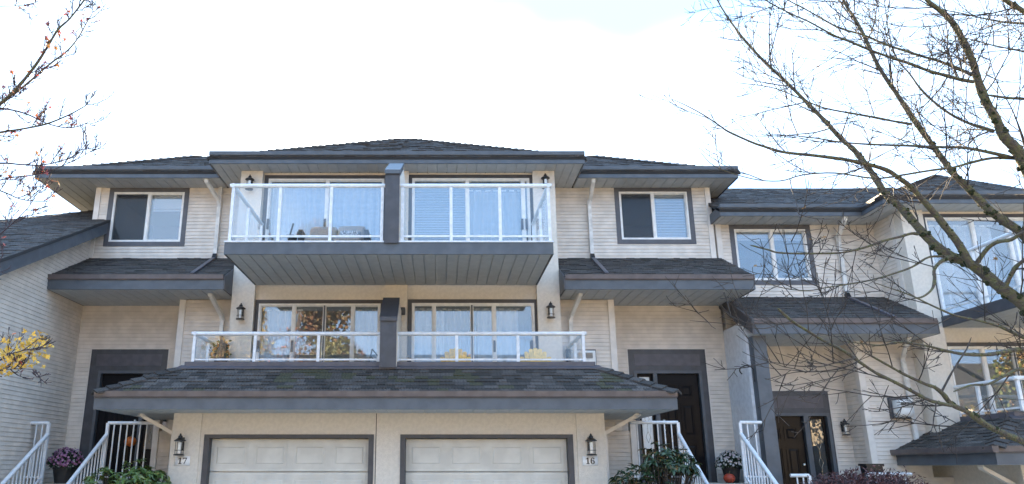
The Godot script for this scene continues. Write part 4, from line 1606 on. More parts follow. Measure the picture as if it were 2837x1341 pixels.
const RIGHT_LIMBS = [
	[6.56,2.71,-8.00,0.0947,6.41,3.01,-8.05,0.0878,6.24,3.29,-8.09,0.0827,6.06,3.50,-8.14,0.0781,5.90,3.70,-8.18,0.0737,5.79,3.81,-8.23,0.0696,5.66,3.89,-8.27,0.0656,5.56,4.03,-8.32,0.0617,5.48,4.18,-8.36,0.0578,5.41,4.35,-8.41,0.0541,5.33,4.52,-8.45,0.0503,5.22,4.70,-8.50,0.0466,5.13,4.98,-8.55,0.0430,5.00,5.27,-8.59,0.0393,4.89,5.45,-8.64,0.0357,4.74,5.71,-8.68,0.0321,4.56,6.01,-8.73,0.0285,4.36,6.31,-8.77,0.0249,4.15,6.62,-8.82,0.0213,3.93,6.99,-8.86,0.0177,3.77,7.37,-8.91,0.0141,3.71,7.60,-8.95,0.0105,3.68,8.00,-9.00,0.0070],
	[5.77,3.73,-8.10,0.0501,5.64,3.98,-8.06,0.0453,5.52,4.13,-8.02,0.0417,5.40,4.28,-7.98,0.0385,5.27,4.42,-7.94,0.0356,5.15,4.56,-7.91,0.0328,5.02,4.64,-7.87,0.0301,4.86,4.73,-7.83,0.0275,4.60,4.79,-7.79,0.0251,4.37,4.82,-7.75,0.0227,4.02,4.85,-7.71,0.0204,3.69,4.87,-7.67,0.0181,3.47,4.92,-7.63,0.0159,3.33,4.95,-7.59,0.0138,3.08,5.06,-7.56,0.0117,2.98,5.11,-7.52,0.0096,2.80,5.22,-7.48,0.0077,2.61,5.31,-7.44,0.0057,2.46,5.36,-7.40,0.0038],
	[6.68,3.22,-8.00,0.0742,6.57,3.74,-8.03,0.0681,6.38,4.06,-8.06,0.0637,6.22,4.23,-8.09,0.0597,6.13,4.34,-8.12,0.0560,6.05,4.50,-8.16,0.0524,5.96,4.67,-8.19,0.0490,5.88,4.81,-8.22,0.0456,5.82,4.97,-8.25,0.0423,5.71,5.25,-8.28,0.0391,5.58,5.57,-8.31,0.0359,5.45,5.93,-8.34,0.0328,5.33,6.29,-8.38,0.0297,5.23,6.75,-8.41,0.0266,5.18,6.98,-8.44,0.0235,5.10,7.26,-8.47,0.0205,5.10,7.65,-8.50,0.0175],
	[6.63,3.54,-7.90,0.0895,6.55,4.23,-7.86,0.0815,6.37,4.81,-7.83,0.0755,6.30,4.95,-7.79,0.0701,6.17,5.09,-7.76,0.0652,6.09,5.29,-7.72,0.0604,6.00,5.47,-7.69,0.0559,5.93,5.72,-7.65,0.0516,5.89,5.90,-7.61,0.0474,5.83,6.08,-7.58,0.0434,5.76,6.22,-7.54,0.0395,5.66,6.39,-7.51,0.0356,5.52,6.50,-7.47,0.0319,5.40,6.59,-7.44,0.0283,5.27,6.82,-7.40,0.0248],
	[5.84,5.67,-7.60,0.0254,5.67,5.67,-7.55,0.0230,5.48,5.70,-7.51,0.0212,5.29,5.72,-7.46,0.0196,5.04,5.80,-7.42,0.0181,4.85,5.83,-7.37,0.0167,4.61,5.89,-7.32,0.0154,4.36,5.98,-7.28,0.0141,4.18,6.02,-7.23,0.0128,4.02,6.08,-7.18,0.0116,3.87,6.14,-7.14,0.0105,3.69,6.19,-7.09,0.0094,3.42,6.33,-7.05,0.0083,3.23,6.49,-7.00,0.0072],
	[5.84,5.75,-7.60,0.0235,5.77,5.85,-7.66,0.0215,5.60,5.99,-7.72,0.0201,5.48,6.08,-7.78,0.0187,5.30,6.19,-7.83,0.0175,5.15,6.30,-7.89,0.0163,4.95,6.46,-7.95,0.0152,4.77,6.57,-8.01,0.0140,4.68,6.67,-8.07,0.0129,4.57,6.80,-8.12,0.0118,4.42,6.97,-8.18,0.0107,4.27,7.13,-8.24,0.0096,4.08,7.39,-8.30,0.0085],
	[6.10,5.17,-7.80,0.0241,6.03,5.26,-7.88,0.0213,5.95,5.35,-7.96,0.0192,5.83,5.50,-8.04,0.0173,5.73,5.69,-8.12,0.0155,5.66,5.90,-8.20,0.0138,5.62,6.14,-8.28,0.0121,5.56,6.38,-8.36,0.0105,5.57,6.70,-8.44,0.0088,5.63,7.08,-8.52,0.0072,5.70,7.48,-8.60,0.0055],
	[6.39,4.88,-7.90,0.0264,6.02,4.93,-7.82,0.0224,5.70,4.95,-7.74,0.0193,5.39,4.93,-7.67,0.0166,4.99,4.91,-7.59,0.0142,4.55,4.89,-7.51,0.0118,4.20,4.88,-7.43,0.0097,3.86,4.90,-7.36,0.0076,3.58,4.89,-7.28,0.0056,3.33,4.87,-7.20,0.0037],
	[5.55,5.49,-8.30,0.0192,5.37,5.56,-8.36,0.0168,5.15,5.64,-8.41,0.0149,4.93,5.72,-8.47,0.0133,4.74,5.79,-8.52,0.0117,4.62,5.87,-8.58,0.0102,4.44,6.00,-8.63,0.0088,4.16,6.17,-8.69,0.0073,3.86,6.25,-8.74,0.0059,3.75,6.30,-8.80,0.0045],
	[6.35,4.89,-7.90,0.0203,6.09,4.89,-7.88,0.0181,5.80,4.82,-7.85,0.0164,5.60,4.76,-7.83,0.0148,5.31,4.71,-7.80,0.0134,4.99,4.65,-7.78,0.0121,4.67,4.60,-7.75,0.0108,4.24,4.65,-7.72,0.0096,3.88,4.62,-7.70,0.0084,3.61,4.54,-7.67,0.0072,3.30,4.56,-7.65,0.0061,2.93,4.68,-7.62,0.0050,2.77,4.85,-7.60,0.0039],
	[5.38,4.14,-8.30,0.0214,5.27,4.13,-8.23,0.0195,5.09,4.07,-8.16,0.0181,4.85,4.00,-8.09,0.0169,4.61,3.91,-8.02,0.0157,4.31,3.83,-7.95,0.0146,4.04,3.80,-7.88,0.0135,3.78,3.78,-7.81,0.0125,3.53,3.77,-7.74,0.0116,3.40,3.78,-7.67,0.0107,3.19,3.81,-7.60,0.0098],
	[5.65,3.85,-8.20,0.0296,5.49,3.79,-8.15,0.0249,5.36,3.68,-8.10,0.0214,5.31,3.56,-8.05,0.0183,5.23,3.44,-8.00,0.0154,5.09,3.35,-7.95,0.0127,4.97,3.32,-7.90,0.0102],
	[5.62,3.85,-8.20,0.0169,5.35,3.83,-8.13,0.0148,5.10,3.70,-8.06,0.0132,4.79,3.59,-7.99,0.0117,4.50,3.51,-7.92,0.0104,4.27,3.46,-7.85,0.0092,4.01,3.41,-7.78,0.0080,3.78,3.36,-7.71,0.0069,3.54,3.36,-7.64,0.0059,3.34,3.39,-7.57,0.0048,3.21,3.43,-7.50,0.0039],
	[5.84,3.76,-8.10,0.0292,5.90,3.88,-8.00,0.0266,5.95,3.93,-7.90,0.0246,6.03,3.93,-7.80,0.0228,6.10,3.98,-7.70,0.0211,6.31,4.05,-7.60,0.0196],
	[6.01,3.46,-8.00,0.0288,6.07,3.63,-7.90,0.0259,6.11,3.70,-7.80,0.0238,6.34,3.87,-7.70,0.0218],
	[6.29,1.54,-7.90,0.0529,5.97,1.72,-7.83,0.0469,5.70,1.86,-7.77,0.0425,5.47,1.94,-7.70,0.0385,5.26,2.02,-7.63,0.0348,5.08,2.13,-7.57,0.0313,4.89,2.20,-7.50,0.0280,4.78,2.29,-7.43,0.0249,4.67,2.35,-7.37,0.0219,4.55,2.37,-7.30,0.0190,4.33,2.45,-7.23,0.0162,4.15,2.53,-7.17,0.0136,3.95,2.62,-7.10,0.0110],
	[4.82,2.18,-7.40,0.0210,4.60,2.22,-7.34,0.0199,4.44,2.28,-7.28,0.0191,4.22,2.38,-7.22,0.0183,4.02,2.46,-7.16,0.0176,3.83,2.57,-7.10,0.0170,3.68,2.65,-7.04,0.0163,3.49,2.73,-6.98,0.0157,3.34,2.80,-6.92,0.0151,3.18,2.88,-6.86,0.0146,3.03,2.99,-6.80,0.0140],
	[6.40,2.36,-7.90,0.0346,6.19,2.69,-7.85,0.0302,5.91,2.77,-7.79,0.0269,5.69,2.74,-7.74,0.0240,5.44,2.70,-7.68,0.0213,5.17,2.70,-7.63,0.0188,4.95,2.73,-7.57,0.0163,4.73,2.77,-7.52,0.0140,4.45,2.79,-7.46,0.0118,4.25,2.75,-7.41,0.0097,4.04,2.76,-7.35,0.0076,3.79,2.78,-7.30,0.0056],
	[6.38,2.46,-7.90,0.0244,5.89,2.57,-7.82,0.0203,5.65,2.51,-7.74,0.0172,5.39,2.41,-7.66,0.0145,5.16,2.39,-7.58,0.0120,4.93,2.32,-7.50,0.0097],
	[6.44,2.70,-7.90,0.0244,5.95,2.89,-7.81,0.0205,5.67,2.99,-7.73,0.0176,5.39,3.04,-7.64,0.0151,5.12,3.07,-7.55,0.0127,4.87,3.14,-7.46,0.0105,4.60,3.24,-7.38,0.0085,4.36,3.29,-7.29,0.0065,4.17,3.32,-7.20,0.0046],
	[6.88,6.24,-7.60,0.0430,6.52,6.50,-7.53,0.0362,6.29,6.61,-7.47,0.0312,6.06,6.77,-7.40,0.0267],
	[6.91,6.42,-7.70,0.0178,6.73,6.53,-7.82,0.0150,6.61,6.62,-7.93,0.0129,6.46,6.75,-8.05,0.0109,6.33,6.89,-8.17,0.0090,6.21,7.01,-8.28,0.0072,6.07,7.18,-8.40,0.0054],
	[6.82,6.00,-7.70,0.0159,6.47,6.04,-7.60,0.0127,6.23,6.02,-7.50,0.0103,5.95,6.01,-7.40,0.0083,5.66,6.02,-7.30,0.0064,5.43,5.99,-7.20,0.0046],
	[6.78,5.50,-7.80,0.0221,6.46,5.53,-7.73,0.0194,6.24,5.51,-7.67,0.0174,5.97,5.51,-7.60,0.0157],
	[6.44,4.75,-7.80,0.0100,6.36,5.07,-7.74,0.0083,6.25,5.41,-7.68,0.0070,6.12,5.63,-7.62,0.0059,6.04,5.92,-7.56,0.0048,6.01,6.18,-7.50,0.0039],
	[3.15,2.88,-6.80,0.0070,3.02,2.84,-6.78,0.0058,2.86,2.80,-6.76,0.0049,2.68,2.82,-6.74,0.0041,2.49,2.84,-6.72,0.0033,2.20,2.86,-6.70,0.0026],
	[3.76,2.57,-7.00,0.0090,3.54,2.52,-6.94,0.0072,3.37,2.48,-6.88,0.0059,3.13,2.48,-6.82,0.0047,2.93,2.50,-6.76,0.0036,2.82,2.49,-6.70,0.0026],
	[3.79,2.54,-7.00,0.0090,3.62,2.48,-7.04,0.0073,3.42,2.46,-7.08,0.0060,3.26,2.46,-7.12,0.0049,3.09,2.42,-7.16,0.0038,3.01,2.40,-7.20,0.0028],
	[3.33,2.81,-6.90,0.0071,3.33,2.99,-6.88,0.0059,3.31,3.13,-6.86,0.0049,3.30,3.31,-6.84,0.0041,3.27,3.46,-6.82,0.0034,3.23,3.64,-6.80,0.0026],
	[4.75,2.31,-7.40,0.0133,4.95,2.53,-7.47,0.0103,5.15,2.73,-7.53,0.0080,5.27,2.86,-7.60,0.0059],
]
const LEFT_LIMBS = [
	[-5.04,4.99,-7.40,0.0267,-4.79,5.15,-7.36,0.0238,-4.58,5.27,-7.32,0.0217,-4.45,5.37,-7.28,0.0198,-4.31,5.53,-7.24,0.0180,-4.19,5.69,-7.20,0.0164,-4.09,5.85,-7.16,0.0148,-3.99,6.02,-7.12,0.0133,-3.86,6.13,-7.08,0.0118,-3.72,6.32,-7.04,0.0104,-3.60,6.49,-7.00,0.0090],
	[-4.46,5.35,-7.30,0.0150,-4.32,5.54,-7.34,0.0127,-4.17,5.77,-7.39,0.0110,-4.02,5.96,-7.43,0.0095,-3.94,6.16,-7.47,0.0080,-3.90,6.36,-7.51,0.0066,-3.88,6.52,-7.56,0.0052,-3.94,6.75,-7.60,0.0039],
	[-5.01,4.86,-7.40,0.0171,-4.55,4.96,-7.36,0.0143,-4.33,4.97,-7.31,0.0121,-4.05,5.01,-7.27,0.0102,-3.83,5.08,-7.23,0.0084,-3.68,5.14,-7.19,0.0068,-3.58,5.18,-7.14,0.0052,-3.52,5.29,-7.10,0.0037],
	[-5.00,5.27,-7.40,0.0133,-4.65,5.27,-7.43,0.0111,-4.40,5.23,-7.47,0.0095,-4.17,5.13,-7.50,0.0080,-3.97,5.09,-7.53,0.0066,-3.85,5.13,-7.57,0.0052,-3.74,5.21,-7.60,0.0039],
	[-4.97,4.59,-7.40,0.0133,-4.50,4.62,-7.37,0.0108,-4.28,4.59,-7.33,0.0089,-4.06,4.57,-7.30,0.0072,-3.84,4.60,-7.27,0.0057,-3.69,4.65,-7.23,0.0042,-3.58,4.78,-7.20,0.0028],
	[-3.84,4.49,-7.20,0.0056,-3.61,4.61,-7.20,0.0040,-3.43,4.74,-7.20,0.0028],
	[-4.73,4.37,-7.40,0.0095,-4.38,4.44,-7.33,0.0079,-4.10,4.45,-7.27,0.0066,-3.84,4.49,-7.20,0.0056],
	[-4.90,4.46,-7.40,0.0114,-4.49,4.34,-7.43,0.0086,-4.29,4.26,-7.45,0.0066,-4.10,4.24,-7.47,0.0047,-3.93,4.26,-7.50,0.0029],
	[-4.61,3.66,-7.40,0.0095,-4.39,3.86,-7.38,0.0073,-4.22,4.02,-7.35,0.0057,-4.11,4.15,-7.33,0.0042,-4.04,4.29,-7.30,0.0028],
	[-5.01,6.40,-7.30,0.0075,-4.74,6.40,-7.27,0.0055,-4.50,6.38,-7.23,0.0041,-4.28,6.41,-7.20,0.0028],
	[-4.60,2.52,-7.40,0.0133,-4.16,2.60,-7.33,0.0101,-4.01,2.65,-7.25,0.0077,-3.87,2.67,-7.17,0.0056,-3.70,2.77,-7.10,0.0037],
	[-4.58,2.41,-7.40,0.0095,-4.15,2.50,-7.33,0.0067,-3.93,2.51,-7.27,0.0046,-3.73,2.49,-7.20,0.0028],
	[-4.56,3.41,-7.40,0.0095,-4.38,3.49,-7.40,0.0072,-4.36,3.60,-7.40,0.0054,-4.33,3.66,-7.40,0.0038],
]

# ------------------------------------------------------------------ the scene
func _ready() -> void:
	rng.seed = 5
	make_camera_and_light()
	make_materials()
	make_shared()
	make_ground()
	build_houses()
	build_balconies()
	build_fittings()
	build_interiors()
	build_plants()
	build_trees()

func build_houses() -> void:
	townhouse({"label": "beige siding townhouse numbered 17, between the tall side wall and the dark balcony screens", "ax": -0.84, "s": -1.0, "dy": 0.0, "aw": 6.5, "ae": 7.56, "gs": 0.0, "hip": true,
		"win": [4.62, 6.13, 6.2, 7.31], "win_split": 0.5, "entry": [4.63, 6.18, 5.09, 5.93, 4.72, 5.02], "entry_end": 6.49, "rake": false,
		"up": [0.28, 2.63, 7.28], "up_split": [0.49], "up_thin": [], "up_handles": [0.985, 0.5],
		"low": [0.3, 2.66, 4.69], "low_split": [0.225, 0.46, 0.71], "low_thin": [1], "low_handles": [0.985, 0.71], "garage": [0.33, 2.97], "groove": 0.21, "spout": 3.84, "kick": 0.17, "screens": [1]})
	townhouse({"label": "beige siding townhouse numbered 16, between the dark balcony screens and the bare tree", "ax": -0.84, "s": 1.0, "dy": 0.0, "aw": 6.62, "ae": 7.05, "gs": 0.0, "hip": true,
		"win": [4.69, 6.15, 6.25, 7.32], "win_split": 0.49, "entry": [4.645, 6.205, 5.20, 6.035, 4.80, 5.12], "entry_end": 6.74, "rake": false,
		"up": [0.29, 2.67, 7.29], "up_split": [0.47, 0.945], "up_thin": [], "up_handles": [0.93, 0.965],
		"low": [0.31, 2.68, 4.70], "low_split": [0.18, 0.49, 0.67], "low_thin": [1], "low_handles": [0.67, 0.97], "garage": [0.28, 2.97], "groove": 0.0, "spout": 4.03, "kick": 0.02, "screens": [0]})
	townhouse({"label": "lower beige townhouse behind the branches of the bare tree, with black door and tan eaves", "ax": 12.36, "s": -1.0, "dy": -0.832, "aw": 6.5, "ae": 6.62, "gs": 0.76, "hip": false,
		"win": [4.62, 6.13, 6.2, 7.31], "win_split": 0.48, "entry": [4.63, 6.18, 5.18, 6.0, 4.72, 5.08], "entry_end": 6.58, "rake": true,
		"up": [0.28, 2.63, 7.28], "up_split": [0.3, 0.6], "up_thin": [], "up_handles": [],
		"low": [0.3, 2.66, 4.69], "low_split": [0.225, 0.46, 0.71], "low_thin": [1], "low_handles": [], "garage": [0.33, 2.6], "groove": 0.0, "spout": 3.98, "kick": 0.05, "screens": [], "centre_pitch": 0.51})
	neighbour()
	# wing wall and post that carry the lower unit's entry roof
	var t := thing("porch_wall", "pale grey wing wall with slate post between the two black front doors", "wall", Vector3(5.85, 0.3, -15.0))
	var st := tool()
	wbox(st, Vector3(5.775, 0.2, -15.58), Vector3(5.95, 4.3, -14.5))
	obj("panel", st, mat("pale_stucco", lin(0.64, 0.66, 0.69), 0.85, 0.06, 1.2, 0.2), t)
	st = tool()
	wbox(st, Vector3(5.83, 0.2, -14.499), Vector3(6.075, 4.02, -14.28))
	obj("post", st, M.slate, t)

func build_balconies() -> void:
	screen("slate screen wall between the two upper glass balconies", -0.915, -0.68, 5.236, 12.33, 6.47, 13.45, 7.05, 14.6, M.slate)
	screen("slate screen wall between the two lower glass balconies", -1.005, -0.735, 3.27, 13.08, 4.07, 13.75, 4.55, 14.6, M.slate_dark)
	U = {"ax": -0.84, "s": -1.0, "dy": 0.0}
	glass_rail("upper balcony glass railing of number 17, in front of the patio sofa", [0.13, 1.0, 1.87, 2.68], 12.42, 5.262, 6.265, 14.6, true)
	glass_rail("lower balcony glass railing over garage 17, in front of the four-part sliding door mirroring trees", [0.2, 1.255, 2.358, 3.41], 13.35, 3.365, 3.87, 15.0, false)
	U = {"ax": -0.84, "s": 1.0, "dy": 0.0}
	glass_rail("upper balcony glass railing of number 16, in front of blinds and grey curtains", [0.215, 1.04, 1.87, 2.7], 12.42, 5.262, 6.265, 14.6, true)
	glass_rail("lower balcony glass railing over garage 16, in front of the yellow chairs", [0.11, 1.143, 2.205, 3.34], 13.35, 3.365, 3.87, 15.0, false)
	U = {"ax": 12.36, "s": -1.0, "dy": -0.832}
	glass_rail("upper balcony glass railing behind the thick tree limbs", [0.2, 1.0, 1.87, 2.68], 12.42, 5.262, 6.265, 14.6, true)
	glass_rail("lower balcony glass railing behind the lowest tree branches", [0.2, 1.0, 1.85, 2.72], 13.0, 3.365, 3.90, 15.0, false)
	stair_rail("white stair railing against the tall siding wall, with a short level rail", -7.0, -7.32, 2.40, 14.2, 2.6)
	stair_rail("white stair railing beside the leafy shrub at garage 17, with the pumpkin seen through it", -5.94, -5.12, 2.40, 14.2, 2.6)
	stair_rail("white stair railing above the sparse shrub at garage 16", 4.28, 3.42, 2.41, 14.2, 2.6)
	stair_rail("white stair railing against the slate post between the doors", 5.39, 5.78, 2.41, 14.2, 2.6)
	stair_rail("low white railing end at the foot of the slate post", 6.42, 6.1, 1.50, 14.0, 2.0)
	stair_rail("low white railing beyond the red shrub", 7.45, 8.2, 1.52, 14.0, 2.0)
	steps("concrete steps between white railings up to the door with the hanging pumpkin", -6.98, -5.97, 1.36, 14.15)
	steps("concrete steps between white railings up to the door with the potted white flowers", 4.3, 5.38, 1.36, 14.15)
	steps("concrete steps up to the lower unit's door", 6.44, 7.43, 0.53, 14.15)

func build_fittings() -> void:
	lantern("black lantern behind the upper railing, on the pillar near the patio sofa", Vector3(-3.8, 7.13, -14.598), 0.78)
	lantern("black lantern behind the upper railing, on the pillar beyond the grey curtains", Vector3(2.13, 7.16, -14.598), 0.78)
	lantern("black lantern on the pillar above the driftwood balcony corner", Vector3(-3.79, 4.5, -14.598), 0.78)
	lantern("black lantern on the pillar near the small air conditioner and yellow chairs", Vector3(2.13, 4.53, -14.598), 0.78)
	lantern("black garage lantern beside the dense light-green shrub", Vector3(-4.25, 2.0, -13.17), 0.85)
	lantern("black garage lantern beside the sparse dark shrub", Vector3(2.49, 2.0, -13.17), 0.85)
	lantern("black lantern half hidden behind the garage roof of number 16", Vector3(3.6, 3.2, -15.58), 0.8)
	lantern("black lantern on siding beside the lower unit's front door", Vector3(7.93, 2.4, -15.58), 0.78)
	plaque("white plate reading 17, under the lantern beside the leafy shrub", "17", Vector3(-4.215, 1.735, -13.171))
	plaque("white plate reading 16, under the lantern beside the sparse shrub", "16", Vector3(2.475, 1.735, -13.171))
	air_conditioner("white air conditioner in the siding beside the lower railing of number 16", Vector3(2.74, 3.46, -14.97))
	air_conditioner("white air conditioner jutting from the lower unit's siding wall", Vector3(8.73, 2.54, -14.97), 0.55)
	var hook := thing("plant_hook", "empty black scroll hook on the slate porch post", "hook", Vector3(5.83, 3.3, -14.4))
	var st := tool()
	var p := []
	var r := []
	for i in 15:
		var w := PI * 1.25 * i / 14.0
		p.append(Vector3(5.83 - 0.13 + 0.13 * cos(w), 3.36 + 0.09 * sin(w), -14.4))
		r.append(0.012)
	tube(st, [Vector3(5.826, 3.15, -14.4), Vector3(5.826, 3.36, -14.4)], [0.012, 0.012], 6)
	tube(st, p, r, 6)
	obj("scroll", st, M.black, hook)
	patio_sofa()
	var ch := thing("folding_chair", "black folding chair edge beside the patio sofa", "chair", Vector3(-2.72, 5.236, -13.7))
	st = tool()
	pole(st, Vector3(-2.78, 5.236, -13.8), Vector3(-2.62, 5.84, -13.7), 0.018)
	pole(st, Vector3(-2.62, 5.236, -13.5), Vector3(-2.72, 5.72, -13.9), 0.018)
	pole(st, Vector3(-2.78, 5.236, -13.3), Vector3(-2.62, 5.84, -13.2), 0.018)
	obj("frame", st, M.black, ch)
	st = tool()
	wbox(st, Vector3(-2.75, 5.62, -13.85), Vector3(-2.62, 5.66, -13.3))
	obj("seat", st, M.black, ch)
	adirondack("yellow wooden chair back near the screen on the lower balcony of number 16", Vector3(0.3, 2.781, -13.78))
	adirondack("yellow wooden chair back near the corner post on the lower balcony of number 16", Vector3(1.76, 2.781, -13.78))
	wire_rack()
	var dw := thing("driftwood", "gnarled brown driftwood stump in the corner of the lower balcony of number 17", "driftwood", Vector3(-3.95, 2.781, -14.2))
	st = tool()
	tube(st, [Vector3(-3.9, 2.78, -14.2), Vector3(-3.96, 3.3, -14.2), Vector3(-4.02, 3.6, -14.18), Vector3(-3.99, 3.85, -14.2), Vector3(-4.06, 4.0, -14.22)], [0.16, 0.13, 0.09, 0.06, 0.02], 9)
	tube(st, [Vector3(-3.98, 3.4, -14.2), Vector3(-4.14, 3.62, -14.1), Vector3(-4.2, 3.7, -14.05)], [0.07, 0.04, 0.01], 7)
	obj("stump", st, M.driftwood, dw)
	var pp := thing("potted_plant", "tall potted plant with green and orange leaves in the balcony corner by the driftwood", "potted plant", Vector3(-4.06, 2.781, -14.4))
	st = tool()
	lathe(st, Vector3(-4.06, 2.781, -14.4), [[0.0, 0.0], [0.11, 0.0], [0.15, 0.3], [0.16, 0.32], [0.13, 0.32], [0.0, 0.3]], 16)
	obj("pot", st, M.pot, pp)
	st = tool()
	rng.seed = 71
	var pl := []
	var pc := []
	for i in 26:
		var tip := Vector3(-4.08, 3.72, -14.4) + rand_dir() * rng.randf_range(0.08, 0.2)
		tube(st, [Vector3(-4.06, 3.06, -14.4), Vector3(-4.06, 3.4, -14.4).lerp(tip, 0.3), tip], [0.01, 0.006, 0.003], 4)
		for j in 9:
			pl.append(Transform3D(Basis(Quaternion(Vector3.UP, rand_dir())), tip + rand_dir() * 0.05))
			var g := rng.randf_range(0.6, 1.3)
			pc.append(Color(0.07 * g, 0.11 * g, 0.03 * g) if rng.randf() < 0.65 else Color(0.42 * g, 0.17 * g, 0.05 * g))
	var ps := obj("stems", st, M.twig, pp)
	ps.set_meta("kind", "stuff")
	scatter("foliage", leaf_mesh(0.075, 0.018, 0.006), M.leaf_tint, pl, pp, pc)
	var fx := thing("wall_spotlight", "small grey spotlight on the centre pillar beside the lower screen", "spotlight", Vector3(-0.69, 4.42, -14.59))
	st = tool()
	wbox(st, Vector3(-0.74, 4.44, -14.599), Vector3(-0.66, 4.56, -14.57))
	obj("back_plate", st, M.slate_dark, fx)
	st = tool()
	cushion(st, Transform3D(Basis(Vector3.RIGHT, 0.25), Vector3(-0.7, 4.5, -14.5)), Vector3(0.055, 0.075, 0.06), 0.02, 3)
	obj("lamp_head", st, M.slate_dark, fx)
	pumpkin("orange pumpkin hung on the door of number 17", Vector3(-6.02, 2.03, -15.53), 0.115, M.pumpkin)
	pumpkin("small red-orange pumpkin beside the white flowers", Vector3(5.3, 1.361, -14.75), 0.105, M.red_pumpkin)
	var bx := thing("planter_box", "dark planter box at the lower unit's corner", "planter", Vector3(7.86, 1.45, -14.6))
	st = tool()
	wbox(st, Vector3(7.72, -0.1, -14.75), Vector3(8.0, 1.66, -14.5))
	wbox(st, Vector3(7.70, 1.661, -14.77), Vector3(8.02, 1.7, -14.48))
	obj("box", st, M.black, bx)

func build_interiors() -> void:
	var z := -14.72 - 0.24
	curtain("white curtain behind the upper sliding door of number 17", -3.43, -1.2, 5.27, 7.2, z, M.curtain, 0.16, 3)
	blind("white blind in the upper sliding door of number 16", -0.5, 0.55, 5.3, 7.18, z)
	curtain("grey sheer curtain in the upper sliding door of number 16", 0.62, 1.72, 5.27, 7.12, z, M.sheer, 0.17, 4)
	curtain("pale curtain at the outer end of the lower sliding door of number 17", -3.44, -2.72, 2.82, 4.62, z, M.curtain, 0.15, 5)
	curtain("pale curtain beside the screen in the lower sliding door of number 17", -1.72, -1.18, 2.82, 4.62, z, M.curtain, 0.14, 6)
	curtain("white curtain beside the screen in the lower sliding door of number 16", -0.5, 0.1, 2.82, 4.64, z, M.curtain, 0.15, 7)
	curtain("grey patterned curtain in the middle of the lower sliding door of number 16", 0.14, 0.72, 2.82, 4.64, z - 0.05, M.sheer, 0.13, 8)
	curtain("white curtain at the outer end of the lower sliding door of number 16", 0.75, 1.55, 2.82, 4.64, z, M.curtain, 0.16, 9)
	var zw := -15.6 - 0.13
	blind("half-open blind in the upper siding window of number 17", -6.15, -5.5, 6.95, 7.22, zw, 1.2)
	blind("grey blind in the upper siding window of number 16", 3.9, 4.56, 6.35, 7.24, zw, 0.2)
	blind("pale blind in the upper siding window of number 16", 4.6, 5.26, 6.35, 7.24, zw, 0.8)
	blind("raised blind in the lower unit's upper window", 6.27, 7.7, 6.3, 6.42, zw, 1.2)
	curtain("white curtain in the lower unit's upper sliding door", 9.75, 11.2, 4.45, 6.36, z, M.curtain, 0.17, 11)

func build_plants() -> void:
	potted_mum("pot of pink-purple chrysanthemums behind the stair railing of number 17", Vector3(-6.72, 1.361, -14.45), 0.31, [[0.42, 0.2, 0.36], [0.5, 0.3, 0.45], [0.3, 0.12, 0.25]], 41, 0.2)
	potted_mum("pot of white chrysanthemums beside the small pumpkin", Vector3(5.46, 1.361, -15.05), 0.26, [[0.7, 0.66, 0.66], [0.6, 0.52, 0.55], [0.75, 0.74, 0.7]], 42, 0.16)
	rhododendron("dense light-green shrub beside garage 17", Vector3(-4.95, 0.0, -12.65), [[Vector3(-0.2, 1.24, 0.0), 0.42], [Vector3(0.18, 1.3, 0.0), 0.42], [Vector3(0.36, 1.32, -0.1), 0.34], [Vector3(0.0, 0.8, 0.1), 0.55]], 330, [[0.085, 0.14, 0.035], [0.16, 0.18, 0.05]], 51)
	rhododendron("sparse dark-green shrub beside garage 16", Vector3(3.4, 0.0, -12.65), [[Vector3(-0.36, 1.28, 0.05), 0.38], [Vector3(0.08, 1.66, 0.0), 0.38], [Vector3(0.34, 1.6, -0.05), 0.34], [Vector3(0.0, 1.0, 0.1), 0.55]], 230, [[0.025, 0.052, 0.02], [0.12, 0.08, 0.025]], 52)
	red_shrub("low dark red weeping shrub at the bottom edge before the lower unit", Vector3(6.05, -0.83, -11.5), Vector3(0.95, 2.42, 0.5))

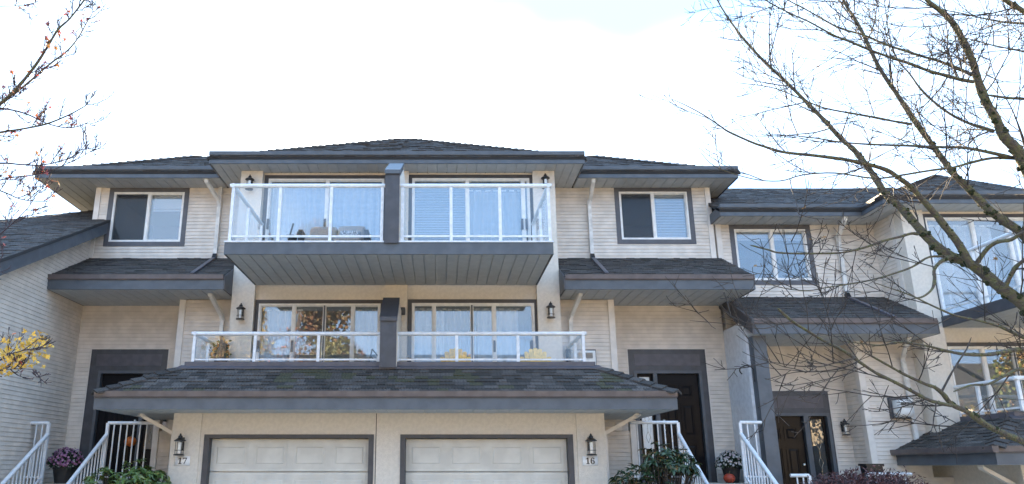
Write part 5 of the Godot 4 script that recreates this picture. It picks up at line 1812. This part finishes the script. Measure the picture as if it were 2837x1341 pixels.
func build_trees() -> void:
	var rt := bare_tree("bare_tree", "bare mossy tree with spreading limbs in front of the lower unit", Vector3(6.7, -0.7, -7.95),
		[6.75, -0.9, -7.95, 0.26, 6.6, 0.6, -7.95, 0.2, 6.66, 2.0, -7.95, 0.17, 6.63, 3.54, -7.95, 0.13, 6.7, 4.4, -7.95, 0.1],
		RIGHT_LIMBS, 6.0, Vector2(0.35, 1.15), 0.5, 30.0, 21, M.twig)
	rng.seed = 8
	var ml := []
	var mc := []
	var sp: Array = rt[1]
	for q in [Vector3(3.06, 7.17, -7.4), Vector3(3.17, 7.12, -7.4), Vector3(3.1, 7.2, -7.42)]:
		ml.append(Transform3D(Basis(Quaternion(Vector3.FORWARD, rand_dir())), q))
		mc.append(Color(0.5, 0.3, 0.06))
	for k in 14:
		ml.append(Transform3D(Basis(Quaternion(Vector3.FORWARD, rand_dir())).scaled(Vector3.ONE * 0.7), sp[rng.randi_range(0, sp.size() - 1)]))
		mc.append(Color(0.3, 0.16, 0.05))
	scatter("leaves", maple_mesh(0.05), M.leaf_tint, ml, rt[0], mc)
	var lt := bare_tree("young_maple", "young maple with a few orange and yellow leaves before the tall side wall", Vector3(-4.85, -0.85, -7.5),
		[-4.75, -0.9, -7.5, 0.12, -4.8, 1.0, -7.5, 0.1, -4.85, 2.7, -7.5, 0.08, -5.0, 4.3, -7.5, 0.06, -5.2, 6.0, -7.5, 0.035, -5.3, 7.4, -7.5, 0.015],
		LEFT_LIMBS, 10.5, Vector2(0.1, 0.32), 1.3, 0.0, 22, M.twig_red)
	rng.seed = 9
	ml = []
	mc = []
	sp = lt[1]
	for s in sp:
		if rng.randf() < 0.1 and s.x < -3.7:
			ml.append(Transform3D(Basis(Quaternion(Vector3.FORWARD, rand_dir())).scaled(Vector3.ONE * rng.randf_range(0.6, 1.1)), s))
			var c: Array = [[0.55, 0.17, 0.06], [0.5, 0.1, 0.06], [0.6, 0.28, 0.06], [0.2, 0.06, 0.07]][rng.randi_range(0, 3)]
			mc.append(Color(c[0], c[1], c[2]))
	for k in 190:
		var c := Vector3(-3.98, 2.66, -7.2) + Vector3(rng.randf_range(-0.3, 0.26), 0, rng.randf_range(-0.25, 0.25))
		c.y += (c.x + 3.98) * 0.3 + rng.randf_range(-0.17, 0.12)
		ml.append(Transform3D(Basis(Quaternion(Vector3.FORWARD, (rand_dir() + Vector3(0, 0, 0.6)).normalized())).scaled(Vector3.ONE * rng.randf_range(0.7, 1.2)), c))
		var g := rng.randf_range(0.75, 1.15)
		mc.append(Color(0.78 * g, 0.49 * g, 0.08 * g))
	scatter("leaves", maple_mesh(0.036), M.leaf_tint, ml, lt[0], mc)
	var warm := [[0.13, 0.085, 0.045], [0.17, 0.115, 0.05], [0.12, 0.12, 0.05], [0.085, 0.1, 0.042], [0.15, 0.075, 0.045]]
	var olive := [[0.22, 0.2, 0.06], [0.3, 0.22, 0.07], [0.12, 0.15, 0.05], [0.34, 0.2, 0.07]]
	leafy_tree("tall rust-orange tree across the road, mirrored in the lower sliding door of number 17", Vector3(-6.3, -0.9, 13.0), 14.0, 3.0, warm, 16000, 61)
	leafy_tree("thin yellow-green tree across the road, mirrored in the end pane of number 17", Vector3(-11.0, -0.9, 15.0), 11.5, 2.4, olive, 4500, 62)
	leafy_tree("broad olive tree across the road, mirrored in the small window of number 17", Vector3(-18.5, -0.9, 14.0), 13.5, 3.2, olive, 7000, 63)
	leafy_tree("orange tree across the road, mirrored in the lower unit's sliding door", Vector3(25.0, -0.9, 14.0), 11.0, 3.4, warm, 7000, 64)
	leafy_tree("short golden tree across the road, mirrored in the black doors", Vector3(15.5, -0.9, 15.0), 6.5, 2.8, warm, 6000, 65)
	leafy_tree("round yellow tree across the road behind the camera", Vector3(1.5, -0.9, 16.0), 8.0, 2.6, olive, 5000, 66)
	leafy_tree("slim orange tree across the road behind the camera", Vector3(8.5, -0.9, 15.0), 8.5, 2.3, warm, 5000, 67)
	leafy_tree("wide golden tree across the road at its far end", Vector3(34.0, -0.9, 15.0), 9.0, 4.0, olive, 6000, 68)
	leafy_tree("wide rust tree across the road at its other end", Vector3(-28.0, -0.9, 15.0), 11.0, 4.0, warm, 6000, 69)
	for k in 6:
		far_house(["sunlit beige house far along the road, beyond the olive tree", "sunlit beige house across the road behind the rust trees", "sunlit beige house across the road behind the yellow tree", "sunlit beige house across the road behind the slim orange tree", "sunlit beige house across the road behind the golden tree", "sunlit beige house at the far end of the road"][k], -42.0 + 17.0 * k, 15.5, 6.4)
